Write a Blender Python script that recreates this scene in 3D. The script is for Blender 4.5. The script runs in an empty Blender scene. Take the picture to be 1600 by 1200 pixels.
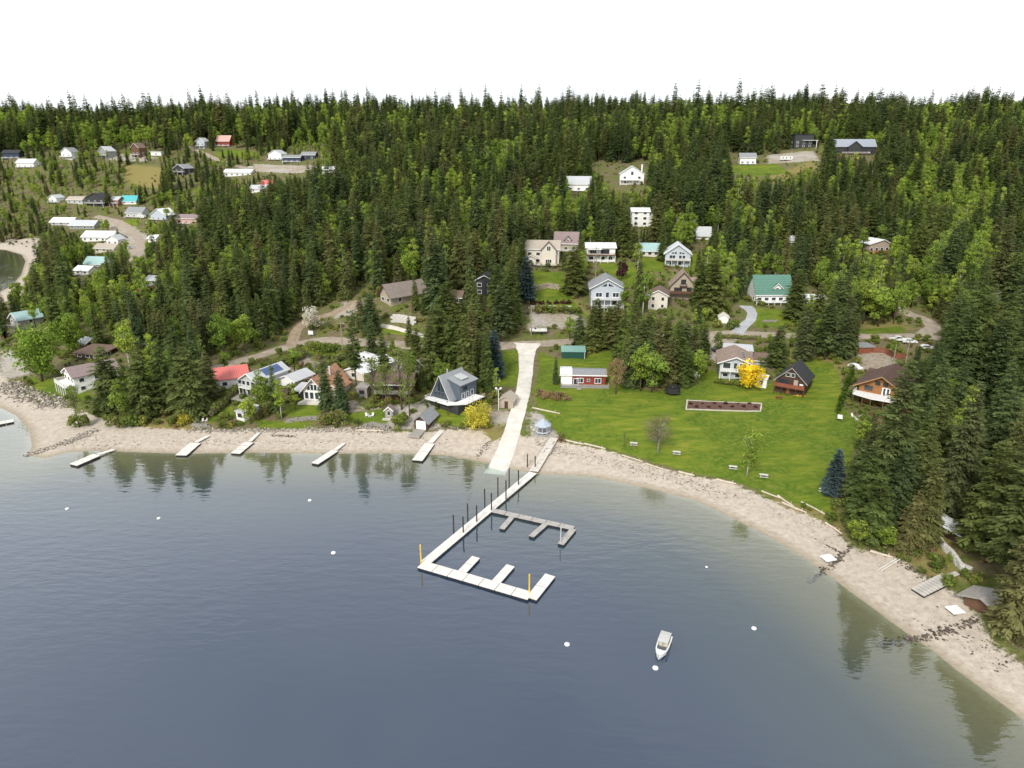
import bpy, bmesh, math, random
import numpy as np
from mathutils import Vector, Matrix

random.seed(7); NPR = np.random.default_rng(7)
scene = bpy.context.scene
COL = scene.collection
R = math.radians

# ------------------------------------------------------------------ camera
CAM_H, PITCH, F = 74.0, 19.0, 1080.0          # metres, degrees down, focal length in pixels of a 1600 wide frame
SN, CS = math.sin(R(PITCH)), math.cos(R(PITCH))
cam_d = bpy.data.cameras.new('camera'); cam = bpy.data.objects.new('camera', cam_d); COL.objects.link(cam)
cam.location = (0, 0, CAM_H); cam.rotation_euler = (R(90 - PITCH), 0, 0)
cam_d.sensor_width = 36; cam_d.lens = 36 * F / 1600; cam_d.clip_start = 1; cam_d.clip_end = 8000
scene.camera = cam
scene.render.resolution_x, scene.render.resolution_y = 1024, 768

# ------------------------------------------------------------------ sky and sun (bright overcast)
SUN_EL, SUN_AZ = 40.0, -158.0                  # azimuth the light comes from, degrees clockwise of +Y
world = bpy.data.worlds.new('World'); scene.world = world; world.use_nodes = True
nt = world.node_tree; nt.nodes.clear()
N = nt.nodes.new; L = nt.links.new
out = N('ShaderNodeOutputWorld'); bg = N('ShaderNodeBackground'); bg.inputs['Strength'].default_value = 0.1
sky = N('ShaderNodeTexSky'); sky.sky_type = 'NISHITA'; sky.sun_disc = False
sky.sun_elevation = R(SUN_EL); sky.sun_rotation = R(SUN_AZ); sky.dust_density = 2.0
tc = N('ShaderNodeTexCoord'); cn = N('ShaderNodeTexNoise'); cn.inputs['Scale'].default_value = 2.2; cn.inputs['Detail'].default_value = 5
mp = N('ShaderNodeMapping'); mp.inputs['Scale'].default_value = (1, 1, 2.5)
cr = N('ShaderNodeValToRGB')
cr.color_ramp.elements[0].position = .34; cr.color_ramp.elements[0].color = (.74, .78, .82, 1)
cr.color_ramp.elements[1].position = .62; cr.color_ramp.elements[1].color = (.97, .98, 1.0, 1)
mul = N('ShaderNodeVectorMath'); mul.operation = 'SCALE'; mul.inputs[3].default_value = 10.6
mx = N('ShaderNodeMix'); mx.data_type = 'RGBA'; mx.inputs[0].default_value = .80
L(tc.outputs['Generated'], mp.inputs[0]); L(mp.outputs[0], cn.inputs['Vector']); L(cn.outputs[0], cr.inputs[0])
sz = N('ShaderNodeSeparateXYZ'); el = N('ShaderNodeMapRange'); el.interpolation_type = 'SMOOTHSTEP'     # thin bright overcast low down, thicker grey cloud overhead (what the lake mirrors)
el.inputs[1].default_value = .22; el.inputs[2].default_value = .78; el.inputs[3].default_value = 13.6; el.inputs[4].default_value = 7.6
L(tc.outputs['Generated'], sz.inputs[0]); L(sz.outputs[2], el.inputs[0]); L(el.outputs[0], mul.inputs[3])
L(cr.outputs[0], mul.inputs[0]); L(sky.outputs[0], mx.inputs[6]); L(mul.outputs[0], mx.inputs[7])
L(mx.outputs[2], bg.inputs['Color']); L(bg.outputs[0], out.inputs['Surface'])
sun_d = bpy.data.lights.new('sun', 'SUN'); sun_d.energy = 2.3; sun_d.angle = R(14); sun_d.color = (1, .95, .87)
sun = bpy.data.objects.new('sun', sun_d); COL.objects.link(sun)
_a, _e = R(SUN_AZ), R(SUN_EL)
sdir = Vector((math.sin(_a) * math.cos(_e), math.cos(_a) * math.cos(_e), math.sin(_e)))
sun.rotation_euler = sdir.to_track_quat('Z', 'Y').to_euler(); sun.location = sdir * 300
vs = scene.view_settings; vs.view_transform = 'Standard'; vs.look = 'None'; vs.exposure = 0.54; vs.gamma = 1.0; vs.use_curve_mapping = False
cy = scene.cycles
cy.max_bounces = 6; cy.diffuse_bounces = 4; cy.glossy_bounces = 3; cy.transmission_bounces = 3; cy.transparent_max_bounces = 6
cy.use_denoising = True; cy.sample_clamp_indirect = 4; cy.caustics_reflective = False; cy.caustics_refractive = False

# ------------------------------------------------------------------ materials
MATS = {}
def nodes_of(name):
    m = bpy.data.materials.new(name); m.use_nodes = True
    t = m.node_tree; t.nodes.clear()
    o = t.nodes.new('ShaderNodeOutputMaterial')
    return m, t, o
def lin(c):
    """sRGB 0-255 triple to linear"""
    f = lambda v: (v / 255 / 12.92) if v <= 10 else ((v / 255 + .055) / 1.055) ** 2.4
    return tuple(f(v) for v in c)
def mat(name, c, rough=.7, var=.25, scale=.8, metal=0.0, stripe=None, spec=.3, bump=0.0):
    """plain painted / weathered surface: two octaves of wear on the colour; stripe = (axis, period in m) fine seams"""
    if name in MATS: return MATS[name]
    m, t, o = nodes_of(name); n = t.nodes.new; l = t.links.new
    b = n('ShaderNodeBsdfPrincipled'); b.inputs['Roughness'].default_value = rough; b.inputs['Metallic'].default_value = metal
    b.inputs['Specular IOR Level'].default_value = spec
    g = n('ShaderNodeTexCoord'); z = n('ShaderNodeTexNoise'); z.inputs['Scale'].default_value = scale; z.inputs['Detail'].default_value = 6
    z.inputs['Roughness'].default_value = .65
    l(g.outputs['Object'], z.inputs['Vector'])
    mr = n('ShaderNodeMapRange'); mr.inputs[1].default_value = .3; mr.inputs[2].default_value = .7
    mr.inputs[3].default_value = 1 - var; mr.inputs[4].default_value = 1 + var * .45
    l(z.outputs[0], mr.inputs[0])
    fac = mr.outputs[0]
    if stripe:
        sx = n('ShaderNodeSeparateXYZ'); l(g.outputs['Object'], sx.inputs[0])
        w = n('ShaderNodeMath'); w.operation = 'MULTIPLY'; w.inputs[1].default_value = 1 / stripe[1]; l(sx.outputs['XYZ'.index(stripe[0])], w.inputs[0])
        fr = n('ShaderNodeMath'); fr.operation = 'FRACT'; l(w.outputs[0], fr.inputs[0])
        gt = n('ShaderNodeMapRange'); gt.inputs[1].default_value = .1; gt.inputs[2].default_value = .2; gt.inputs[3].default_value = .62; gt.inputs[4].default_value = 1
        l(fr.outputs[0], gt.inputs[0])
        k = n('ShaderNodeMath'); k.operation = 'MULTIPLY'; l(fac, k.inputs[0]); l(gt.outputs[0], k.inputs[1]); fac = k.outputs[0]
    v = n('ShaderNodeVectorMath'); v.operation = 'SCALE'; v.inputs[0].default_value = c[:3]; l(fac, v.inputs[3])
    l(v.outputs[0], b.inputs['Base Color'])
    if bump:
        bp = n('ShaderNodeBump'); bp.inputs['Strength'].default_value = bump; bp.inputs['Distance'].default_value = .1
        l(z.outputs[0], bp.inputs['Height']); l(bp.outputs[0], b.inputs['Normal'])
    l(b.outputs[0], o.inputs[0]); MATS[name] = m; return m
def leafmat(name, stops, trans=.25, noise=.35, nscale=.35):
    """foliage: colour picked per tree along the stops, broken up by noise through the crown; some light passes"""
    if name in MATS: return MATS[name]
    m, t, o = nodes_of(name); n = t.nodes.new; l = t.links.new
    oi = n('ShaderNodeObjectInfo'); r = n('ShaderNodeValToRGB')
    e = r.color_ramp.elements
    while len(e) < len(stops): e.new(.5)
    for i, s in enumerate(stops): e[i].position = i / max(1, len(stops) - 1); e[i].color = (*s, 1)
    l(oi.outputs['Random'], r.inputs[0])
    g = n('ShaderNodeNewGeometry'); z = n('ShaderNodeTexNoise'); z.inputs['Scale'].default_value = nscale; z.inputs['Detail'].default_value = 4
    l(g.outputs['Position'], z.inputs['Vector'])
    mr = n('ShaderNodeMapRange'); mr.inputs[1].default_value = .28; mr.inputs[2].default_value = .72
    mr.inputs[3].default_value = 1 - noise; mr.inputs[4].default_value = 1 + noise
    l(z.outputs[0], mr.inputs[0])
    at = n('ShaderNodeAttribute'); at.attribute_name = 'tint'
    k = n('ShaderNodeMath'); k.operation = 'MULTIPLY'; l(mr.outputs[0], k.inputs[0])
    ad = n('ShaderNodeMath'); ad.operation = 'ADD'; ad.inputs[1].default_value = .0; l(at.outputs['Fac'], ad.inputs[0]); l(ad.outputs[0], k.inputs[1])
    v = n('ShaderNodeVectorMath'); v.operation = 'SCALE'; l(r.outputs[0], v.inputs[0]); l(k.outputs[0], v.inputs[3])
    d = n('ShaderNodeBsdfDiffuse'); tr = n('ShaderNodeBsdfTranslucent'); mxs = n('ShaderNodeMixShader'); mxs.inputs[0].default_value = trans
    l(v.outputs[0], d.inputs[0]); l(v.outputs[0], tr.inputs[0]); l(d.outputs[0], mxs.inputs[1]); l(tr.outputs[0], mxs.inputs[2])
    l(mxs.outputs[0], o.inputs[0]); MATS[name] = m; return m

# ------------------------------------------------------------------ pixel <-> place
def ray(px, py):
    u, v = (px - 800) / F, (py - 600) / F
    return np.array([u, CS - v * SN, -(SN + v * CS)])
def at_z(px, py, z):
    d = ray(px, py); t = (z - CAM_H) / d[2]
    return (d[0] * t, d[1] * t, z)
def at_d(px, py, dep):
    d = ray(px, py); return (d[0] * dep, d[1] * dep, CAM_H + d[2] * dep)
def project(x, y, z):
    x = np.asarray(x, float); y = np.asarray(y, float); z = np.asarray(z, float) - CAM_H
    dep = y * CS - z * SN; dn = -y * SN - z * CS
    return 800 + F * x / dep, 600 + F * dn / dep, dep

# ------------------------------------------------------------------ shape of the land
SHORE_PX = [(-300,384),(-40,386),(10,391),(34,398),(40,408),(33,430),(18,446),(-10,462),(-40,500),(-60,540),(-70,590),(-30,628),(0,637),(25,649),(46,673),(50,698),(42,712),
            (70,716),(107,707),(150,704),(225,707),(290,709),(400,707),(500,709),(600,708),(662,710),(700,712),(750,721),(775,727),(800,734),(830,739),
            (870,742),(925,745),(960,752),(1000,760),(1045,771),(1082,780),(1125,800),(1155,815),(1200,838),(1230,855),(1262,875),(1300,902),(1325,922),
            (1360,947),(1390,970),(1425,995),(1455,1015),(1495,1047),(1580,1110),(1700,1200)]
SHORE = [at_z(x, y, 0)[:2] for x, y in SHORE_PX]
LAKE = np.array([(-3000, 560)] + [(-900, 520)] + SHORE + [(120, 20), (260, -250), (600, -900), (900, -3000), (-3000, -3000)])
CP = []
for px, py, z in [(100,600,3),(30,560,3),(200,620,3),(350,600,5),(480,620,4),(600,620,4.5),(710,620,4.5),(790,630,4),(850,650,3.5),(910,600,5),(1000,640,4),(1100,640,4),
                  (1200,640,4.2),(1300,700,3.8),(1150,590,5),(1240,610,5.5),(1370,630,5.5),(1250,740,3),(1400,820,4),(1480,860,4),(1560,900,4.5),(1600,800,6.5),(1580,700,9),(1500,620,9.5),
                  (480,525,8),(650,540,8),(825,537,8),(960,530,8.5),(1150,520,10),(1350,525,11),(1440,515,12.5),(330,575,6.5),(200,540,7),(100,510,7),(30,500,5),
                  (180,440,11),(60,450,5),(1800,650,14),(1800,850,8),(1750,1000,5),(-60,480,4)]:
    CP.append(at_z(px, py, z))
for px, py, d in [(600,475,265),(700,470,268),(850,415,312),(945,475,275),(945,410,318),(1060,415,315),(1065,468,278),(1025,483,270),(1200,472,280),(1370,392,345),(1540,450,300),
                  (1000,350,375),(1095,373,358),(905,298,450),(985,288,455),(1165,256,530),(1335,240,545),(1250,232,560),(700,350,385),(600,300,450),(500,400,345),(400,350,430),
                  (700,250,560),(500,320,440),(300,430,345),(1500,300,450),(1500,400,350),(1750,420,360),(1800,300,500),
                  (230,360,560),(130,387,525),(200,330,610),(130,325,620),(100,300,650),(200,265,700),(100,245,740),(330,230,760),(440,250,700),(440,290,600),(480,270,640),(-200,330,640),
                  (700,205,820),(1300,195,820),(200,205,880),(1000,205,780),(-150,215,850),(1750,200,800)]:
    CP.append(at_d(px, py, d))
for i, px in enumerate(range(-400, 2100, 160)):
    CP.append(at_d(px, 191 + 4 * math.sin(i * 1.9) + (5 if px < 300 else 0), 1000))
    a = at_d(px, 181, 1000); CP.append((a[0] * 1.45, a[1] * 1.45, 70)); CP.append((a[0] * 2.2, a[1] * 2.2, 20))
CP = np.array(CP)
def _phi(r2): return np.where(r2 > 0, r2 * np.log(np.maximum(r2, 1e-9)), 0) * .5
SC = 100.0
_P = CP[:, :2] / SC; n_ = len(CP)
_K = _phi(((_P[:, None] - _P[None]) ** 2).sum(-1)) + np.eye(n_) * .004
_A = np.zeros((n_ + 3, n_ + 3)); _A[:n_, :n_] = _K; _A[:n_, n_] = 1; _A[:n_, n_ + 1:] = _P; _A[n_, :n_] = 1; _A[n_ + 1:, :n_] = _P.T
_W = np.linalg.solve(_A, np.concatenate([CP[:, 2], np.zeros(3)]))
def tps(x, y):
    q = np.stack([x, y], -1) / SC; r = np.zeros(len(x))
    for i in range(0, len(x), 40000):
        s = q[i:i + 40000]
        r[i:i + 40000] = _phi(((s[:, None] - _P[None]) ** 2).sum(-1)) @ _W[:n_] + _W[n_] + s @ _W[n_ + 1:]
    return r
def inside(P, x, y):
    P = np.asarray(P, float); c = np.zeros(len(x), bool)
    x1, y1 = P[-1]
    for x0, y0 in P:
        if y0 != y1: c ^= ((y0 > y) != (y1 > y)) & (x < (x1 - x0) * (y - y0) / (y1 - y0) + x0)
        x1, y1 = x0, y0
    return c
def segdist(P, x, y, closed=True):
    P = np.asarray(P, float); d = np.full(len(x), 1e9)
    rng = range(len(P)) if closed else range(1, len(P))
    for i in rng:
        a, b = P[i - 1], P[i]; ab = b - a; q = ab @ ab
        t = np.clip(((x - a[0]) * ab[0] + (y - a[1]) * ab[1]) / max(q, 1e-9), 0, 1)
        d = np.minimum(d, (x - a[0] - t * ab[0]) ** 2 + (y - a[1] - t * ab[1]) ** 2)
    return np.sqrt(d)
def sdf(P, x, y):
    d = segdist(P, x, y); return np.where(inside(P, x, y), d, -d)
def shore(x, y): return -sdf(LAKE, x, y)            # metres inland (+) or out on the lake (-)
def sstep(a, b, v):
    t = np.clip((v - a) / (b - a), 0, 1); return t * t * (3 - 2 * t)
def wob(x, y):                                      # small unevenness of the ground
    return .25 * np.sin(x * .21 + 1.3 * np.sin(y * .13)) * np.sin(y * .17 + .7) + .12 * np.sin(x * .63 + y * .41) * np.sin(y * .55 - x * .2)
def height(x, y):
    x = np.atleast_1d(np.asarray(x, float)); y = np.atleast_1d(np.asarray(y, float))
    d = shore(x, y); base = np.maximum(tps(x, y), .8) + wob(x, y) * sstep(25, 80, d)
    land = .095 * d * (1 - sstep(8, 34, d)) + base * sstep(8, 34, d)
    e = -d; lake = -(.08 * np.minimum(e, 10) + .26 * np.clip(e - 10, 0, 35))
    return np.where(d > 0, land + .03 * np.sin(x * 1.7) * np.sin(y * 1.9) * sstep(1, 4, d), lake)
_T = np.concatenate([np.arange(55, 420, 1.2), np.arange(420, 1500, 4)])
def at(px, py):
    """the point of the land seen at this pixel of the photograph"""
    d = ray(px, py); xs, ys, zs = d[0] * _T, d[1] * _T, CAM_H + d[2] * _T
    g = zs - height(xs, ys); i = int(np.argmax(g <= 0)) if (g <= 0).any() else len(_T) - 1
    i = max(1, i); f = g[i - 1] / (g[i - 1] - g[i] + 1e-9); t = _T[i - 1] + f * (_T[i] - _T[i - 1])
    x, y = d[0] * t, d[1] * t
    return Vector((x, y, float(height(x, y)[0])))
def gz(x, y): return float(height(x, y)[0])
def poly_at(px): return np.array([tuple(at(*p))[:2] for p in px])
def dense(P, step):
    o = []
    for a, b in zip(P[:-1], P[1:]):
        n = max(1, int(math.dist(a[:2], b[:2]) / step))
        o += [tuple(np.array(a) + (np.array(b) - np.array(a)) * k / n) for k in range(n)]
    return o + [tuple(P[-1])]
def smooth(P, k=3):
    P = [tuple(p) for p in P]
    for _ in range(k):
        q = [P[0]]
        for a, b in zip(P[:-1], P[1:]):
            a, b = np.array(a), np.array(b); q += [tuple(a * .75 + b * .25), tuple(a * .25 + b * .75)]
        P = q + [P[-1]]
    return P

# ------------------------------------------------------------------ object helpers
def tag(o, label=None, cat=None, group=None, kind=None):
    if label: o['label'] = label
    if cat: o['category'] = cat
    if group: o['group'] = group
    if kind: o['kind'] = kind
    return o
def empty(name, loc, rz=0, label=None, cat=None, group=None):
    o = bpy.data.objects.new(name, None); COL.objects.link(o); o.empty_display_size = .5
    o.location = loc; o.rotation_euler = (0, 0, rz)
    return tag(o, label, cat, group, 'thing' if cat else None)
class MB:
    """collects shapes, builds one mesh"""
    def __init__(s): s.v = []; s.f = []; s.mi = []; s.cur = 0
    def add(s, vs, fs):
        o = len(s.v); s.v += [tuple(p) for p in vs]; s.f += [tuple(i + o for i in f) for f in fs]; s.mi += [s.cur] * len(fs); return s
    def box(s, x0, x1, y0, y1, z0, z1):
        return s.add([(x0,y0,z0),(x1,y0,z0),(x1,y1,z0),(x0,y1,z0),(x0,y0,z1),(x1,y0,z1),(x1,y1,z1),(x0,y1,z1)],
                     [(0,3,2,1),(4,5,6,7),(0,1,5,4),(1,2,6,5),(2,3,7,6),(3,0,4,7)])
    def prism(s, pts, a, b, axis='y'):
        """polygon in (x,z) swept from y=a to y=b (axis 'y'), or (y,z) along x (axis 'x'), or (x,y) along z"""
        n = len(pts)
        f = {'y': lambda p, t: (p[0], t, p[1]), 'x': lambda p, t: (t, p[0], p[1]), 'z': lambda p, t: (p[0], p[1], t)}[axis]
        return s.add([f(p, a) for p in pts] + [f(p, b) for p in pts],
                     [tuple(range(n))[::-1], tuple(range(n, 2 * n))] + [(i, (i + 1) % n, (i + 1) % n + n, i + n) for i in range(n)])
    def tube(s, pts, rad, n=6, cap=True):
        pts = [Vector(p) for p in pts]; rings = []
        for i, p in enumerate(pts):
            d = (pts[min(i + 1, len(pts) - 1)] - pts[max(i - 1, 0)]).normalized()
            a = d.cross(Vector((0, 0, 1)) if abs(d.z) < .9 else Vector((1, 0, 0))).normalized(); b = d.cross(a)
            r = rad[i] if hasattr(rad, '__len__') else rad
            rings.append([p + (a * math.cos(2 * math.pi * k / n) + b * math.sin(2 * math.pi * k / n)) * r for k in range(n)])
        vs = [q for r in rings for q in r]; fs = []
        for i in range(len(rings) - 1):
            for k in range(n): fs.append((i * n + k, i * n + (k + 1) % n, (i + 1) * n + (k + 1) % n, (i + 1) * n + k))
        if cap: fs += [tuple(range(n))[::-1], tuple(range(len(vs) - n, len(vs)))]
        return s.add(vs, fs)
    def lathe(s, prof, n=12):
        vs = [(r * math.cos(2 * math.pi * k / n), r * math.sin(2 * math.pi * k / n), z) for r, z in prof for k in range(n)]
        fs = [(i * n + k, i * n + (k + 1) % n, (i + 1) * n + (k + 1) % n, (i + 1) * n + k) for i in range(len(prof) - 1) for k in range(n)]
        return s.add(vs, fs + [tuple(range(n))[::-1], tuple(range(len(vs) - n, len(vs)))])
    def mesh(s, name):
        m = bpy.data.meshes.new(name); m.from_pydata(s.v, [], s.f)
        bm = bmesh.new(); bm.from_mesh(m); bmesh.ops.recalc_face_normals(bm, faces=bm.faces[:]); bm.to_mesh(m); bm.free()
        return m
    def build(s, name, material, parent=None, shade=False, loc=None):
        m = s.mesh(name)
        for x in (material if isinstance(material, (list, tuple)) else [material]): m.materials.append(x)
        if any(s.mi): m.polygons.foreach_set('material_index', s.mi)
        if shade: m.shade_smooth()
        o = bpy.data.objects.new(name, m); COL.objects.link(o); o.parent = parent
        if loc is not None: o.location = loc
        return o
def copy_tree(o, parent=None):
    c = o.copy(); COL.objects.link(c); c.parent = parent
    for ch in o.children: copy_tree(ch, c)
    return c
def np_mesh(name, verts, faces, material, attrs=None):
    """faces: (n,k) int array"""
    m = bpy.data.meshes.new(name); v = np.asarray(verts, np.float32); f = np.asarray(faces, np.int32); k = f.shape[1]
    m.vertices.add(len(v)); m.vertices.foreach_set('co', v.ravel())
    m.loops.add(f.size); m.loops.foreach_set('vertex_index', f.ravel())
    m.polygons.add(len(f)); m.polygons.foreach_set('loop_start', np.arange(0, f.size, k, dtype=np.int32))
    m.update(calc_edges=True)
    for an, (typ, arr) in (attrs or {}).items():
        a = m.attributes.new(an, typ, 'POINT')
        a.data.foreach_set('value' if typ == 'FLOAT' else 'color', np.asarray(arr, np.float32).ravel())
    if material: m.materials.append(material)
    return m
# ------------------------------------------------------------------ ground, lake bed, water, roads
LAWN_PX = [[(842,548),(870,562),(960,545),(975,600),(1020,612),(1080,600),(1110,575),(1130,590),(1210,600),(1225,575),(1262,556),(1300,568),(1312,585),(1318,640),(1345,655),(1330,720),(1300,770),(1302,806),(1250,790),(1190,768),(1140,750),(1060,734),(1000,716),(945,698),(880,685),(862,668),(842,640),(834,610),(842,575)],
           [(770,548),(812,546),(811,600),(800,606),(772,600)],[(443,634),(500,628),(508,640),(490,652),(445,650)],[(545,646),(600,638),(612,648),(606,662),(545,660)],
           [(680,640),(725,636),(740,655),(735,666),(680,662)],[(322,645),(365,632),(366,652),(328,662)],[(48,588),(90,594),(150,618),(148,624),(110,626),(62,618),(46,600)],[(400,656),(490,660),(480,670),(402,668)],
           [(828,424),(882,424),(895,468),(920,495),(828,468)],[(1000,402),(1038,404),(1036,425),(1000,424)],[(1172,482),(1245,484),(1250,508),(1180,512)],[(590,505),(665,524),(662,534),(590,516)],
           [(930,410),(990,410),(1000,440),(980,450),(950,428)],[(1080,395),(1100,400),(1095,425),(1080,420)],[(1330,514),(1410,510),(1418,520),(1330,520)],[(1265,556),(1305,568),(1300,590),(1268,600)],
           [(1140,258),(1215,256),(1235,270),(1180,276),(1140,270)],[(1335,405),(1380,402),(1380,418),(1330,420)],[(470,540),(530,548),(526,556),(474,552)],[(190,345),(215,340),(216,352),(195,356)],
           [(335,232),(400,236),(395,246),(340,245)]]
DRY_PX = [[(955,612),(1030,605),(1062,618),(1040,640),(955,642)],[(840,612),(890,612),(900,632),(845,636)],[(738,672),(778,664),(786,690),(765,720),(748,716)],[(1408,868),(1455,862),(1480,890),(1460,905)],
          [(190,256),(262,262),(255,296),(200,288)],[(1438,838),(1475,842),(1500,885),(1520,905),(1480,900),(1440,870)],[(1262,556),(1300,566),(1318,588),(1312,606),(1275,642),(1258,636),(1290,612),(1302,586)],[(1225,545),(1300,556),(1320,574),(1240,566)],[(850,462),(905,470),(918,492),(860,478)],[(225,660),(300,640),(330,660),(290,676),(210,676)],
          [(860,715),(900,725),(905,742),(870,744)],[(1200,768),(1300,800),(1320,830),(1240,800)],[(1345,500),(1405,496),(1420,512),(1350,516)],[(960,560),(985,600),(960,612),(945,590)],[(1195,276),(1270,250),(1280,262),(1210,290)]]
DIRT_PX = [[(764,642),(800,640),(800,662),(762,664)],[(828,640),(872,655),(868,690),(830,690)],[(536,472),(566,468),(560,492),(520,496)],[(1105,525),(1150,530),(1140,560),(1108,568)],
           [(828,488),(905,488),(915,512),(828,512)],[(150,338),(205,346),(232,368),(226,398),(205,402),(190,372)],[(170,240),(250,246),(225,252),(170,250)],[(395,256),(500,258),(470,270),(400,268)],
           [(1480,540),(1490,532),(1560,560),(1500,570)],[(590,560),(640,560),(640,590),(600,596)],[(440,560),(472,552),(500,572),(455,584)],[(1340,548),(1395,548),(1400,580),(1342,580)],
           [(560,640),(680,628),(690,668),(600,672)],[(1200,242),(1270,236),(1280,252),(1200,256)],[(530,630),(560,625),(570,640),(535,648)],[(0,545),(40,548),(46,585),(0,592)],[(1070,625),(1190,628),(1190,643),(1072,640)]]
BACK_PX = [(-60,560),(0,585),(50,628),(118,640),(165,655),(225,668),(300,672),(400,671),(480,671),(545,668),(620,675),(660,676),(745,668),(770,690),(800,680),(850,685),(872,690),(945,703),(1000,722),(1060,740),(1140,753),(1190,776),(1240,797),(1300,822),(1330,856),(1400,872),(1450,905),(1505,935),(1532,968),(1545,1000),(1600,1040),(1700,1120)]
BAYSAND = [(-200,378),(60,372),(95,392),(90,420),(50,452),(15,470),(-60,480)]
ROADS = {}
def to_world(P): return poly_at(P)
LAWN = [to_world(p) for p in LAWN_PX]; DRY = [to_world(p) for p in DRY_PX]; DIRT = [to_world(p) for p in DIRT_PX]
_bk = to_world(BACK_PX); _i0 = SHORE_PX.index((-70, 590))
SAND = np.concatenate([np.array(SHORE[_i0:]) , _bk[::-1]]); SAND2 = np.concatenate([to_world(BAYSAND), np.array([s for s in SHORE[:9]][::-1])])

th = np.concatenate([np.linspace(-70, -42, 60), np.linspace(-42, 42, 760)[1:], np.linspace(42, 70, 60)[1:]])
rr = np.exp(np.linspace(math.log(40), math.log(2600), 640))
TH, RR = np.meshgrid(np.radians(th), rr); gx, gy = (RR * np.sin(TH)).ravel(), (RR * np.cos(TH)).ravel()
gh = height(gx, gy)
def zones(polys, x, y, soft=3.0):
    w = np.zeros(len(x))
    for P in polys:
        lo, hi = P.min(0) - 12, P.max(0) + 12
        k = np.where((x > lo[0]) & (x < hi[0]) & (y > lo[1]) & (y < hi[1]))[0]
        if len(k): w[k] = np.maximum(w[k], np.clip(.5 + sdf(P, x[k], y[k]) / soft / 2, 0, 1))
    return w
near = (gx ** 2 + gy ** 2) < 1000 ** 2
Z = np.zeros((len(gx), 4), np.float32)
for c, P in enumerate((LAWN, DIRT, [SAND, SAND2], DRY)): Z[near, c] = zones(P, gx[near], gy[near], (1.6, 3, 2, 4)[c])
sh = shore(gx, gy); Z[(sh <= 1.0) & (sh > -60), 2] = 1
nr, nc = TH.shape
ii = (np.arange(nr - 1)[:, None] * nc + np.arange(nc - 1)[None]).ravel()
quads = np.stack([ii, ii + 1, ii + nc + 1, ii + nc], -1)

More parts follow.
